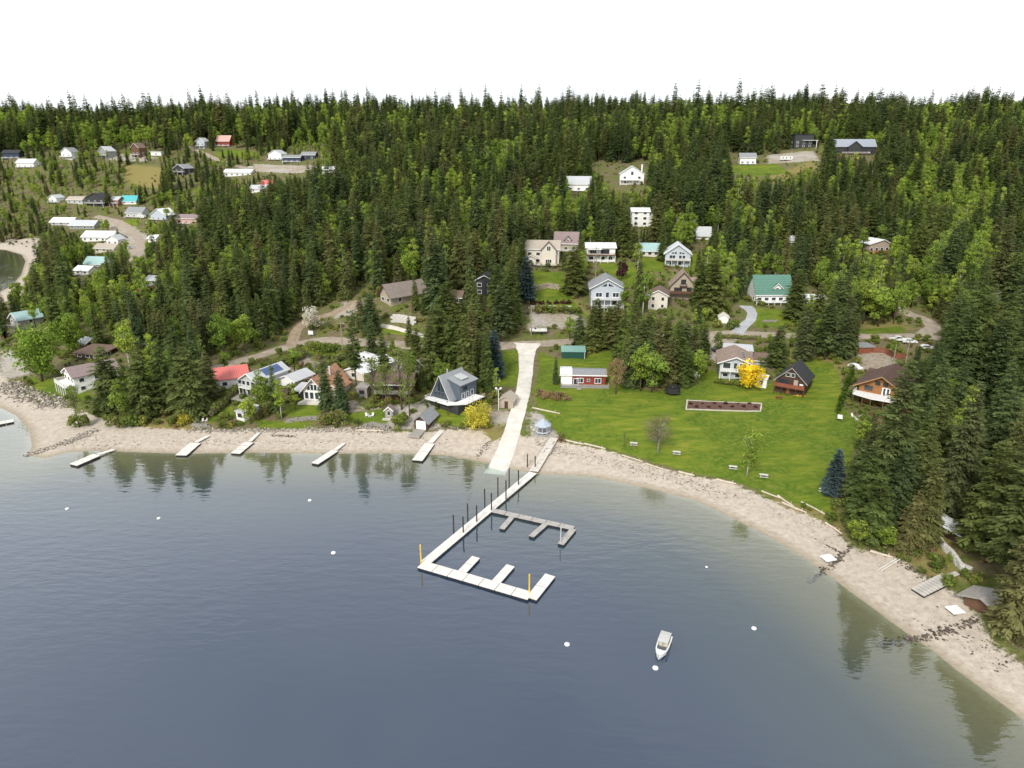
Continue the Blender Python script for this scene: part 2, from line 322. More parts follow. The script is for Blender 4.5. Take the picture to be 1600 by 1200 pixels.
def ground_material():
    m, t, o = nodes_of('ground'); n = t.nodes.new; l = t.links.new
    b = n('ShaderNodeBsdfPrincipled'); b.inputs['Roughness'].default_value = .95; b.inputs['Specular IOR Level'].default_value = .1
    g = n('ShaderNodeNewGeometry'); a = n('ShaderNodeAttribute'); a.attribute_name = 'zone'
    s = n('ShaderNodeSeparateColor'); l(a.outputs['Color'], s.inputs[0])
    def noise(sc, det=5, rough=.6, vec=None):
        z = n('ShaderNodeTexNoise'); z.inputs['Scale'].default_value = sc; z.inputs['Detail'].default_value = det; z.inputs['Roughness'].default_value = rough
        l(vec or g.outputs['Position'], z.inputs['Vector']); return z.outputs[0]
    def ramp(src, stops):
        r = n('ShaderNodeValToRGB'); e = r.color_ramp.elements
        while len(e) < len(stops): e.new(.5)
        for i, (p, c) in enumerate(stops): e[i].position = p; e[i].color = (*c, 1)
        l(src, r.inputs[0]); return r.outputs[0]
    def mix(f, x, y):
        k = n('ShaderNodeMix'); k.data_type = 'RGBA'; l(f, k.inputs[0]); l(x, k.inputs[6]); l(y, k.inputs[7]); return k.outputs[2]
    def edge(w, nz, amt=.5, soft=.08):
        ad = n('ShaderNodeMath'); ad.operation = 'MULTIPLY_ADD'; ad.inputs[1].default_value = amt; l(nz, ad.inputs[0]); l(w, ad.inputs[2])
        r = n('ShaderNodeMapRange'); r.interpolation_type = 'SMOOTHSTEP'; r.inputs[1].default_value = .5 + amt * .5 - soft; r.inputs[2].default_value = .5 + amt * .5 + soft
        l(ad.outputs[0], r.inputs[0]); return r.outputs[0]
    n1, n2, n3, n4 = noise(.16), noise(.9, 6, .7), noise(.045, 4), noise(6, 3)
    mp = n('ShaderNodeMapping'); mp.inputs['Scale'].default_value = (.12, .55, 1); mp.inputs['Rotation'].default_value = (0, 0, .25); l(g.outputs['Position'], mp.inputs[0])
    ns = noise(1, 5, .65, mp.outputs[0])
    n12_ = n('ShaderNodeMath'); n12_.operation = 'ADD'; l(n1, n12_.inputs[0]); l(n2, n12_.inputs[1]); hv = n('ShaderNodeMath'); hv.operation = 'MULTIPLY'; hv.inputs[1].default_value = .5; l(n12_.outputs[0], hv.inputs[0]); n12 = hv.outputs[0]
    floor_ = mix(edge(n1, n2, .6, .12), ramp(n2, [(.3, (.07, .085, .025)), (.5, (.115, .14, .032)), (.7, (.17, .18, .05))]), ramp(n2, [(.3, (.10, .078, .05)), (.5, (.17, .13, .085)), (.7, (.15, .15, .06))]))
    lawn1 = ramp(ns, [(.3, (.078, .130, .014)), (.48, (.128, .178, .018)), (.63, (.195, .215, .028)), (.8, (.27, .24, .075))])
    lawn2 = ramp(n2, [(.3, (.045, .092, .011)), (.5, (.09, .145, .015)), (.7, (.20, .20, .04))])
    lawn = mix(edge(n3, n1, 1.0, .16), lawn1, lawn2)
    dirt = ramp(n2, [(.3, (.17, .13, .092)), (.5, (.30, .25, .19)), (.7, (.42, .375, .31))])
    dirt = mix(edge(n3, n1, .3, .12), dirt, ramp(n2, [(.3, (.27, .25, .22)), (.7, (.46, .43, .38))]))
    dry = ramp(n2, [(.3, (.15, .12, .05)), (.48, (.25, .20, .08)), (.62, (.17, .18, .04)), (.75, (.37, .29, .14))])
    sand = ramp(n2, [(.22, (.28, .235, .19)), (.42, (.425, .365, .30)), (.6, (.51, .45, .375)), (.8, (.60, .55, .48))])
    vo = n('ShaderNodeTexVoronoi'); vo.inputs['Scale'].default_value = 1.1; l(g.outputs['Position'], vo.inputs['Vector'])
    peb = n('ShaderNodeMapRange'); peb.inputs[1].default_value = .05; peb.inputs[2].default_value = .22; peb.inputs[3].default_value = .42; peb.inputs[4].default_value = 0
    l(vo.outputs['Distance'], peb.inputs[0])
    pm = n('ShaderNodeMath'); pm.operation = 'MULTIPLY'; l(peb.outputs[0], pm.inputs[0])
    ph = n('ShaderNodeMapRange'); ph.inputs[1].default_value = .45; ph.inputs[2].default_value = .68; l(n1, ph.inputs[0]); l(ph.outputs[0], pm.inputs[1])
    sand = mix(pm.outputs[0], sand, ramp(n4, [(.3, (.13, .115, .10)), (.7, (.34, .31, .27))]))
    c = mix(edge(s.outputs[1], n12, 2.2, .25), floor_, dirt)
    c = mix(edge(a.outputs['Alpha'], n12, 2.6, .45), c, dry)
    c = mix(edge(s.outputs[0], n2, 1.3, .15), c, lawn)
    c = mix(edge(s.outputs[2], n2, 1.3, .15), c, sand)
    # wet rim and algae on the lake bed, by height above the water line
    p = n('ShaderNodeSeparateXYZ'); l(g.outputs['Position'], p.inputs[0])
    wet = n('ShaderNodeMapRange'); wet.inputs[1].default_value = -.15; wet.inputs[2].default_value = .25; wet.inputs[3].default_value = .85; wet.inputs[4].default_value = 0
    l(p.outputs[2], wet.inputs[0]); wc = n('ShaderNodeRGB'); wc.outputs[0].default_value = (.20, .16, .085, 1); c = mix(wet.outputs[0], c, wc.outputs[0])
    l(c, b.inputs['Base Color'])
    bp = n('ShaderNodeBump'); bp.inputs['Strength'].default_value = .6; bp.inputs['Distance'].default_value = .35; l(n2, bp.inputs['Height']); l(bp.outputs[0], b.inputs['Normal'])
    l(b.outputs[0], o.inputs[0]); return m
gm = np_mesh('ground', np.stack([gx, gy, gh], -1), quads, ground_material(), {'zone': ('FLOAT_COLOR', Z)})
gm.shade_smooth(); go = bpy.data.objects.new('ground', gm); COL.objects.link(go)
tag(go, 'hillside ground with lawns, pale stony beach and forest floor', 'ground', kind='structure')

# water: depth under each point of the surface decides how much of the bed shows
def water_material():
    m, t, o = nodes_of('water'); n = t.nodes.new; l = t.links.new
    g = n('ShaderNodeNewGeometry'); a = n('ShaderNodeAttribute'); a.attribute_name = 'depth'
    def wave(sx, sy, rot, det, sc=1.0):
        mp = n('ShaderNodeMapping'); mp.inputs['Scale'].default_value = (sx, sy, 1); mp.inputs['Rotation'].default_value = (0, 0, rot); l(g.outputs['Position'], mp.inputs[0])
        z = n('ShaderNodeTexNoise'); z.inputs['Scale'].default_value = sc; z.inputs['Detail'].default_value = det; z.inputs['Roughness'].default_value = .5; l(mp.outputs[0], z.inputs['Vector']); return z.outputs[0]
    w1, w2, w3 = wave(.22, .62, .35, 2), wave(.55, 1.7, .12, 2), wave(.012, .022, .5, 3)
    big = n('ShaderNodeMapRange'); big.inputs[1].default_value = .36; big.inputs[2].default_value = .64; big.inputs[3].default_value = .25; l(w3, big.inputs[0])
    sm = n('ShaderNodeMath'); sm.operation = 'MULTIPLY_ADD'; sm.inputs[1].default_value = .22; l(w2, sm.inputs[0]); l(w1, sm.inputs[2])
    hh = n('ShaderNodeMath'); hh.operation = 'MULTIPLY'; l(sm.outputs[0], hh.inputs[0]); l(big.outputs[0], hh.inputs[1])
    bp = n('ShaderNodeBump'); bp.inputs['Strength'].default_value = 1; bp.inputs['Distance'].default_value = .085; l(hh.outputs[0], bp.inputs['Height'])
    gl = n('ShaderNodeBsdfGlossy'); gl.inputs['Roughness'].default_value = .04; gl.inputs['Color'].default_value = (1, 1, 1, 1); l(bp.outputs[0], gl.inputs['Normal'])
    body = n('ShaderNodeBsdfDiffuse'); bc = n('ShaderNodeValToRGB'); e = bc.color_ramp.elements
    e[0].position = .0; e[0].color = (.105, .12, .088, 1); e[1].position = 1; e[1].color = (.015, .034, .068, 1); k = e.new(.4); k.color = (.034, .058, .070, 1)
    dn = n('ShaderNodeMapRange'); dn.inputs[1].default_value = 0; dn.inputs[2].default_value = 9; l(a.outputs['Fac'], dn.inputs[0]); l(dn.outputs[0], bc.inputs[0]); l(bc.outputs[0], body.inputs[0])
    tr = n('ShaderNodeBsdfTransparent'); tr.inputs[0].default_value = (.86, .95, .90, 1)
    op = n('ShaderNodeMath'); op.operation = 'MULTIPLY'; op.inputs[1].default_value = -.55; l(a.outputs['Fac'], op.inputs[0])
    ex = n('ShaderNodeMath'); ex.operation = 'EXPONENT'; l(op.outputs[0], ex.inputs[0])
    mb = n('ShaderNodeMixShader'); l(ex.outputs[0], mb.inputs[0]); l(body.outputs[0], mb.inputs[1]); l(tr.outputs[0], mb.inputs[2])
    dt = n('ShaderNodeVectorMath'); dt.operation = 'DOT_PRODUCT'; l(g.outputs['Incoming'], dt.inputs[0]); l(bp.outputs[0], dt.inputs[1])    # same reflectance from above and below, so light reaches the bed
    ab = n('ShaderNodeMath'); ab.operation = 'ABSOLUTE'; l(dt.outputs['Value'], ab.inputs[0]); om = n('ShaderNodeMath'); om.operation = 'SUBTRACT'; om.use_clamp = True; om.inputs[0].default_value = 1; l(ab.outputs[0], om.inputs[1])
    pw = n('ShaderNodeMath'); pw.operation = 'POWER'; pw.inputs[1].default_value = 3.8; l(om.outputs[0], pw.inputs[0]); fr = n('ShaderNodeMath'); fr.operation = 'MULTIPLY_ADD'; fr.inputs[1].default_value = .92; fr.inputs[2].default_value = .115; l(pw.outputs[0], fr.inputs[0])
    ms = n('ShaderNodeMixShader'); l(fr.outputs[0], ms.inputs[0]); l(mb.outputs[0], ms.inputs[1]); l(gl.outputs[0], ms.inputs[2])
    l(ms.outputs[0], o.inputs[0]); return m
tw = np.radians(np.concatenate([np.linspace(-180, -60, 40), np.linspace(-60, 60, 420)[1:], np.linspace(60, 180, 40)[1:]]))
rw = np.concatenate([[.5], np.exp(np.linspace(math.log(10), math.log(1100), 300)), [3000]])
TW, RW = np.meshgrid(tw, rw); wx, wy = (RW * np.sin(TW)).ravel(), (RW * np.cos(TW)).ravel()
wd = np.clip(-shore(wx, wy), -5, 400); dep = np.where(wd > 0, .08 * np.minimum(wd, 10) + .26 * np.clip(wd - 10, 0, 35), 0)
nr, nc = TW.shape; ii = (np.arange(nr - 1)[:, None] * nc + np.arange(nc - 1)[None]).ravel()
qw = np.stack([ii, ii + 1, ii + nc + 1, ii + nc], -1)
keep = (wd[qw].max(1) > -4.5); qw = qw[keep]
wm = np_mesh('lake_water', np.stack([wx, wy, np.zeros(len(wx))], -1), qw, water_material(), {'depth': ('FLOAT', dep)})
wo = bpy.data.objects.new('lake_water', wm); COL.objects.link(wo); tag(wo, 'calm grey blue lake with fine ripples', 'lake', kind='structure')

# roads: ribbons draped a few centimetres over the ground
gravel = mat('road gravel', (.34, .285, .225), .95, .35, .5, bump=.3); concrete = mat('pale concrete', (.66, .63, .565), .85, .25, .3); asphalt = mat('grey driveway', (.40, .41, .43), .9, .2, .5)
earth = mat('bare earth', (.33, .255, .18), .95, .4, .5); palecrete = mat('track concrete', (.60, .56, .49), .9, .25, .6)
def ribbon(name, px, width, material, label, lift=.07, world=None):
    P = world or [tuple(at(*p))[:2] for p in px]
    wv = width if hasattr(width, '__len__') else [width] * len(P)
    Q = smooth([(*p, w) for p, w in zip(P, wv)], 3); Q = dense(Q, 1.5); Q = np.array(Q)
    t = np.gradient(Q[:, :2], axis=0); t /= np.linalg.norm(t, axis=1)[:, None] + 1e-9; nn = np.stack([-t[:, 1], t[:, 0]], -1)
    K = 9; V = []
    for k in range(K):
        f = k / (K - 1) - .5
        V.append(Q[:, :2] + nn * (f * Q[:, 2] * (1 + .03 * np.sin(np.arange(len(Q)) * .9 + (2 if f > 0 else 0))))[:, None])
    V = np.stack(V, 1).reshape(-1, 2); z = height(V[:, 0], V[:, 1]) + lift
    ed = (np.arange(len(V)) % K == 0) | (np.arange(len(V)) % K == K - 1); z[ed] -= lift + .05
    i = (np.arange(len(Q) - 1)[:, None] * K + np.arange(K - 1)[None]).ravel()
    m = np_mesh(name, np.c_[V, z], np.stack([i, i + K, i + K + 1, i + 1], -1), material); m.shade_smooth()
    o = bpy.data.objects.new(name, m); COL.objects.link(o); tag(o, label, 'road', kind='structure')
    ROADS.setdefault('all', []).append((Q[:, :2], float(Q[:, 2].max())))
    return o
ribbon('gravel_road', [(255,596),(320,582),(380,563),(430,547),(480,531),(560,536),(650,542),(740,541),(825,538),(900,534),(960,531),(1100,524),(1160,521),(1260,524),(1350,526),(1415,524),(1470,528),(1560,540)], 6.0, gravel, 'gravel shore road running behind the waterfront houses')
ribbon('side_road', [(1440,523),(1462,512),(1448,500),(1420,490),(1395,478),(1340,470)], 5.5, gravel, 'gravel road curving uphill past a grassy island', .10)
ribbon('boat_ramp', [(824,537),(823,548),(822,580),(817,615),(808,648),(796,688),(783,722),(772,742)], [11,6,4.7,4.6,4.6,4.8,5.2,5.6], concrete, 'pale concrete lane running down to the water as a boat ramp', .15)
ribbon('dirt_lane', [(455,540),(462,515),(480,500),(535,485),(556,470)], 4.5, earth, 'brown dirt lane climbing into the trees', .10)
ribbon('driveway', [(1165,478),(1176,487),(1174,500),(1160,510),(1152,521)], [6,4,3.8,4.2,5.5], asphalt, 'curved grey driveway below the green roofed house', .12)
ribbon('two_track', [(595,508),(630,516),(672,527)], 2.2, palecrete, 'pale concrete track below the block retaining wall', .10)
ribbon('town_road', [(150,338),(185,345),(212,362),(222,382),(215,400),(205,408)], 7, gravel, 'pale gravel town road curving downhill', .12)
ribbon('upper_town_road', [(290,228),(330,245),(370,262),(420,262),(500,262)], 6, gravel, 'gravel lane along the upper town houses', .12)
# ------------------------------------------------------------------ tree shapes
bark = mat('grey brown bark', (.13, .10, .075), .95, .4, 2.0); birchbark = mat('pale birch bark', (.52, .49, .43), .9, .35, 2.5)
FIR = leafmat('fir needles', [(.105, .148, .048), (.155, .198, .058), (.110, .156, .066), (.190, .215, .066), (.146, .190, .060), (.222, .210, .084), (.096, .140, .064), (.165, .205, .072)], .42, .35, .30)
LEAF = leafmat('spring leaves', [(.18, .27, .05), (.28, .38, .065), (.35, .45, .075), (.23, .32, .07), (.41, .49, .09), (.15, .23, .045)], .48, .3, .5)
def kite(base, d, side, ln, wd, up):
    """two triangles: a leaf-shaped spray"""
    b = np.asarray(base); m = b + d * ln * .5 + up
    return [b, m + side * wd * .5, b + d * ln, m - side * wd * .5]
def conifer(seed, h=22, r=3.2, levels=34, droop=.45, shape=1.0, bare=.08, dens=6.0, ragged=.3, size=1.0):
    g = np.random.default_rng(seed); V, T = [], []
    for i in range(levels):
        t = (i + g.uniform(-.3, .3)) / levels; t = min(max(t, 0), .985)
        z = h * (bare + (1 - bare) * t)
        rad = r * ((1 - t) ** (.62 * shape)) * (.55 + .45 * min(1, t * 6 + .35)) + .10
        nb = max(3, int(dens * (.65 + .6 * (1 - t)))); a0 = g.uniform(0, 6.28)
        for k in range(nb):
            if g.random() < .07: continue
            a = a0 + 6.283 * k / nb + g.normal(0, .22); L_ = rad * g.uniform(1 - ragged * 1.3, 1 + ragged * .75)
            dz = -droop * g.uniform(.5, 1.4) + .55 * t
            d = np.array([math.cos(a), math.sin(a), dz]); d /= np.linalg.norm(d); s = np.array([-math.sin(a), math.cos(a), 0]); o = np.array([0, 0, z])
            tint = g.uniform(.72, 1.28)
            ns = 2 + int(L_ * 1.5)
            for j in range(ns):
                f = (j + .4) / ns
                p = o + d * L_ * f + np.array([0, 0, -.10 * L_ * f * f])
                for sgn in (-1, 1):
                    dd = d * g.uniform(.45, .9) + s * sgn * g.uniform(.35, .9) + np.array([0, 0, g.uniform(-.35, .15)]); dd /= np.linalg.norm(dd)
                    ln = (L_ * .42 * (1.15 - f) + .35) * g.uniform(.7, 1.25) * size
                    sd = np.cross(dd, [0, 0, 1]); sd /= np.linalg.norm(sd) + 1e-6; sd = sd + np.array([0, 0, g.uniform(-.5, .5)])
                    V += kite(p, dd, sd, ln, ln * .5, np.array([0, 0, .06 * ln])); T += [tint * g.uniform(.85, 1.15)] * 4
            V += kite(o + d * L_ * .55, d, s, L_ * .55, .35 * size, np.array([0, 0, .05])); T += [tint * 1.1] * 4
    for k in range(7):
        a = g.uniform(0, 6.28); s = np.array([math.cos(a), math.sin(a), 0]); V += kite(np.array([0, 0, h * .955]), np.array([.03 * s[0], .03 * s[1], 1.]), s, h * .035, .3, np.zeros(3)); T += [1.15] * 4
    V = np.array(V); return V, np.arange(len(V)).reshape(-1, 4), np.array(T)
def broadleaf(seed, h=16, r=3.4, lumps=26, per=52, bottom=.22, lean=0.0, leaf=.62, top=1.0, hole=.12, skirt=0.0):
    g = np.random.default_rng(seed); V, T = [], []; zc, hz = h * (1 + bottom) / 2, h * (1 - bottom) / 2
    for i in range(lumps):
        u = g.normal(size=3); u /= np.linalg.norm(u); q = g.uniform(.35, .9)
        c = np.array([u[0] * r * q, u[1] * r * q, zc + u[2] * hz * q]); tz = (c[2] - (zc - hz)) / (2 * hz)
        c[:2] *= (1 - top * .55 * max(0, tz - .3)); c[0] += lean * c[2]; lr = r * g.uniform(.26, .46); tint = g.uniform(.75, 1.22)
        if g.random() < hole: continue
        for j in range(per):
            w = g.normal(size=3); w /= np.linalg.norm(w); p = c + w * lr * g.uniform(.55, 1.08) * np.array([1, 1, .85]) + np.array([0, 0, -skirt * g.random()])
            nrm = w + g.normal(size=3) * .55; nrm /= np.linalg.norm(nrm)
            a = np.cross(nrm, g.normal(size=3)); a /= np.linalg.norm(a) + 1e-6; b = np.cross(nrm, a); s = leaf * g.uniform(.5, 1.15) * .5
            V += [p - a * s, p - b * s * .75, p + a * s, p + b * s * .75]; T += [tint * g.uniform(.82, 1.18)] * 4
    V = np.array(V); V[:, 2] = np.maximum(V[:, 2], .15); return V, np.arange(len(V)).reshape(-1, 4), np.array(T)
def trunk_mb(h, r0, seed, limbs=0, spread=1.5, top=.92):
    g = random.Random(seed); mb = MB(); x, y = g.uniform(-.25, .25), g.uniform(-.25, .25)
    mb.tube([(0, 0, -.8), (x * .3, y * .3, h * .3), (x, y, h * .65), (x * .4, y * .4, h * top)], [r0, r0 * .82, r0 * .5, r0 * .12], 6)
    for i in range(limbs):
        a = g.uniform(0, 6.28); z = h * g.uniform(.28, .7); d = spread * g.uniform(.6, 1.1)
        mb.tube([(x * .6, y * .6, z), (math.cos(a) * d * .5, math.sin(a) * d * .5, z + h * .09), (math.cos(a) * d, math.sin(a) * d, z + h * .2)], [r0 * .42, r0 * .3, r0 * .1], 5)
    return mb
PROTO = {}
def proto(key, geo, trunk, leafm, barkm):
    V, Fq, T = geo; cm = np_mesh('crown_' + key, V, Fq, leafm, {'tint': ('FLOAT', T)})
    tm = trunk.mesh('trunk_' + key); tm.materials.append(barkm); tm.shade_smooth()
    PROTO[key] = (cm, tm, float(V[:, 2].max()), float(np.percentile(np.hypot(V[:, 0], V[:, 1]), 97)))
for i, (h, r, lv, dr, shp, bare, dn, rg) in enumerate([(24, 4.0, 38, .45, .95, .06, 8, .30), (22, 4.5, 32, .35, .85, .10, 8, .36), (26, 3.6, 42, .6, 1.0, .10, 8, .32), (20, 3.7, 32, .5, .8, .05, 8.5, .28),
                                                     (25, 4.1, 34, .3, .68, .20, 7, .45), (18, 4.0, 28, .55, .95, .04, 9, .26), (27, 3.3, 40, .5, .7, .26, 6.5, .42)]):
    proto('fir%d' % i, conifer(10 + i, h, r, lv, dr, shp, bare, dn, rg), trunk_mb(h, .34, i), FIR, bark)
for i, (h, r, lu, bt, tp) in enumerate([(15, 2.9, 30, .2, 1.0), (17, 2.4, 30, .25, 1.2), (13, 3.6, 34, .15, .7), (18, 3.0, 34, .3, .9), (11, 3.0, 26, .12, .8)]):
    proto('leaf%d' % i, broadleaf(40 + i, h, r, lu, 60, bt, 0, .62, tp), trunk_mb(h, .2, 90 + i, 5, r * .6, .85), LEAF, birchbark if i in (1, 3) else bark)
FIRS = ['fir%d' % i for i in range(7)]; LEAFS = ['leaf%d' % i for i in range(5)]
BLOCK = []      # footprints no tree may stand in: (x, y, radius)
TREES_BY_HAND = []
def plant(key, loc, scale, rz, name, label, cat='tree', group=None, width=1.0):
    cm, tm, h, r = PROTO[key]
    e = empty(name, loc, rz, label, cat, group); e.scale = (scale * width, scale * width, scale)
    for nm, me in (('trunk', tm), ('crown', cm)):
        o = bpy.data.objects.new(nm, me); COL.objects.link(o); o.parent = e
    return e
def tree_px(key, px, py, top, name, label, cat='tree', group=None, width=1.0, base=None):
    """a tree whose foot is seen at (px,py) and whose tip reaches row top"""
    p = base or at(px, py); dep = p.y * CS - (p.z - CAM_H) * SN
    # height that lifts the tip to the wanted row
    lo, hi = .3, 60
    for _ in range(30):
        md = (lo + hi) / 2
        if project(p.x, p.y, p.z + md)[1] > top: lo = md
        else: hi = md
    e = plant(key, p, lo / PROTO[key][2], random.uniform(0, 6.28), name, label, cat, group, width)
    TREES_BY_HAND.append((p.x, p.y, lo * .12 * width)); return e
# ------------------------------------------------------------------ building kit
glass = mat('window glass', (.035, .045, .055), .08, .2, .5, spec=.8)
def pm(name, c, **k): return mat(name, c, **k)
white = pm('white paint', (.78, .78, .76), rough=.6, var=.1); offwhite = pm('cream paint', (.66, .61, .52), rough=.7, var=.12); lightgrey = pm('light grey siding', (.50, .51, .50), rough=.7, var=.12, stripe=('Z', .3))
grey = pm('mid grey siding', (.30, .31, .31), var=.15, stripe=('Z', .3)); slate = pm('slate blue siding', (.10, .125, .155), var=.15, stripe=('X', .35)); charcoal = pm('charcoal siding', (.045, .047, .05), var=.2)
tan = pm('tan siding', (.42, .36, .28), var=.12, stripe=('Z', .3)); brown = pm('brown stained wood', (.14, .075, .045), var=.25, stripe=('Z', .25)); darkbrown = pm('dark brown wood', (.075, .042, .03), var=.25, stripe=('Z', .25))
logwood = pm('orange log wall', (.34, .15, .052), var=.25, stripe=('Z', .35)); redwall = pm('barn red siding', (.24, .048, .032), var=.18, stripe=('Z', .3)); redstain = pm('red stained wood', (.25, .085, .05), var=.25)
bluegrey = pm('pale blue grey siding', (.46, .51, .56), var=.12, stripe=('Z', .3)); navy = pm('navy siding', (.035, .05, .085), var=.2); stone = pm('grey stone', (.30, .28, .25), var=.5, scale=2.5, bump=.5)
r_grey = pm('grey shingles', (.26, .27, .28), rough=.9, var=.25, scale=1.5); r_lgrey = pm('light grey metal roof', (.50, .52, .53), rough=.45, var=.1, stripe=('X', .6)); r_white = pm('white metal roof', (.76, .78, .79), rough=.5, var=.08, stripe=('X', .8))
r_whitey = pm('white metal roof seams along', (.76, .78, .79), rough=.5, var=.08, stripe=('Y', .8)); r_tan = pm('tan shingles', (.42, .37, .31), rough=.9, var=.22, scale=1.5); r_brown = pm('brown shingles', (.18, .125, .10), rough=.9, var=.3, scale=1.5)
r_dbrown = pm('dark brown roof', (.105, .062, .05), rough=.8, var=.2); r_mauve = pm('mauve brown shingles', (.26, .20, .195), rough=.9, var=.18, scale=1.5); r_black = pm('black shingles', (.042, .043, .046), rough=.85, var=.3, scale=1.5)
r_green = pm('green metal roof', (.10, .22, .17), rough=.5, var=.12, stripe=('Y', .6)); r_teal = pm('teal metal roof', (.09, .42, .44), rough=.5, var=.12); r_pteal = pm('pale teal roof', (.34, .50, .49), rough=.6, var=.15); r_blue = pm('pale blue metal roof', (.46, .54, .64), rough=.4, var=.1, stripe=('Y', .5))
r_red = pm('coral red metal roof', (.60, .165, .145), rough=.5, var=.1, stripe=('Y', .5)); r_cedar = pm('weathered orange shakes', (.47, .25, .15), rough=.9, var=.35, scale=1.2); r_wood = pm('weathered brown shakes', (.30, .225, .18), rough=.9, var=.35, scale=1.2); r_ltblue = pm('icy white roof', (.68, .74, .78), rough=.5, var=.08, stripe=('Y', .6))
dkgreen = pm('dark green metal', (.02, .075, .06), rough=.5, var=.15, stripe=('X', .6)); greywood = pm('weathered grey wood', (.33, .31, .28), rough=.9, var=.3, scale=2); palewood = pm('bleached dock boards', (.62, .58, .51), rough=.9, var=.2, scale=1.5, stripe=('Y', .3)); black = pm('dark gap', (.012, .012, .012), rough=.9, var=.1)
whitevinyl = pm('white vinyl deck', (.80, .80, .79), rough=.5, var=.06); solar = pm('blue solar panel', (.05, .10, .24), rough=.15, var=.1, spec=.7, stripe=('X', .5)); orange = pm('orange boards', (.45, .17, .04), var=.2); darkmetal = pm('dark metal', (.06, .06, .065), rough=.5, var=.2)
yellow = pm('yellow plastic', (.75, .50, .04), rough=.4, var=.08); red = pm('red plastic', (.55, .04, .03), rough=.4, var=.08); pink = pm('faded pink roof', (.55, .34, .30), rough=.8, var=.15)
SEEN = []
def S_at(p): return (p.y * CS - (p.z - CAM_H) * SN) / F
def mark(root, x0, x1, y0, y1, z1, shrink=.84, lowcut=0.0):
    """remember where the thing stands on the land and in the picture"""
    m = Matrix.Translation(root.location) @ Matrix.Rotation(root.rotation_euler.z, 4, 'Z')
    P = [m @ Vector((x, y, z)) for x in (x0, x1) for y in (y0, y1) for z in (lowcut, z1)]
    q = [project(*p) for p in P]; xs = [float(a[0]) for a in q]; ys = [float(a[1]) for a in q]; dd = min(float(a[2]) for a in q)
    cx, cyy, hw, hh = (min(xs) + max(xs)) / 2, (min(ys) + max(ys)) / 2, (max(xs) - min(xs)) / 2 * shrink, (max(ys) - min(ys)) / 2 * shrink
    SEEN.append((cx - hw, cx + hw, cyy - hh, cyy + hh, dd))
    c = m @ Vector(((x0 + x1) / 2, (y0 + y1) / 2, 0)); BLOCK.append((c.x, c.y, max(x1 - x0, y1 - y0) * .58))
def window(root, x, z, w, h, y=0, frame=white, side=None, name='window', mull=0):
    """frame bars with a pane set back; side None = front wall at depth y, 'l'/'r' = side walls at x"""
    t = max(.09, min(.16, w * .09)); fr = MB(); pn = MB()
    def put(mb, a0, a1, b0, b1, d0, d1):
        if side is None: mb.box(a0, a1, y - d1, y - d0, b0, b1)
        elif side == 'l': mb.box(x - d1, x - d0, a0, a1, b0, b1)
        elif side == 'r': mb.box(x + d0, x + d1, a0, a1, b0, b1)
        else: mb.box(a0, a1, y + d0, y + d1, b0, b1)
    c = x if side in (None, 'b') else y
    put(fr, c - w / 2 - t, c + w / 2 + t, z - t, z, .005, .09); put(fr, c - w / 2 - t, c + w / 2 + t, z + h, z + h + t, .005, .09)
    put(fr, c - w / 2 - t, c - w / 2, z, z + h, .005, .09); put(fr, c + w / 2, c + w / 2 + t, z, z + h, .005, .09)
    for k in range(mull):
        m_ = c - w / 2 + w * (k + 1) / (mull + 1); put(fr, m_ - t * .35, m_ + t * .35, z, z + h, .005, .08)
    o = fr.build(name, frame, root); put(pn, c - w / 2, c + w / 2, z, z + h, .005, .03); pn.build('pane', glass, o); return o
def polywin(root, pts, y=0, frame=white):
    fr = MB(); n = len(pts); cx = sum(p[0] for p in pts) / n; cz = sum(p[1] for p in pts) / n
    q = [(cx + (a - cx) * 1.14, cz + (b - cz) * 1.14) for a, b in pts]
    vs = [(a, y - .09, b) for a, b in pts] + [(a, y - .09, b) for a, b in q] + [(a, y - .005, b) for a, b in q]
    fr.add(vs, [(i, (i + 1) % n, n + (i + 1) % n, n + i) for i in range(n)] + [(n + i, n + (i + 1) % n, 2 * n + (i + 1) % n, 2 * n + i) for i in range(n)])
    o = fr.build('window', frame, root); MB().prism(pts, y - .03, y - .006, 'y').build('pane', glass, o); return o
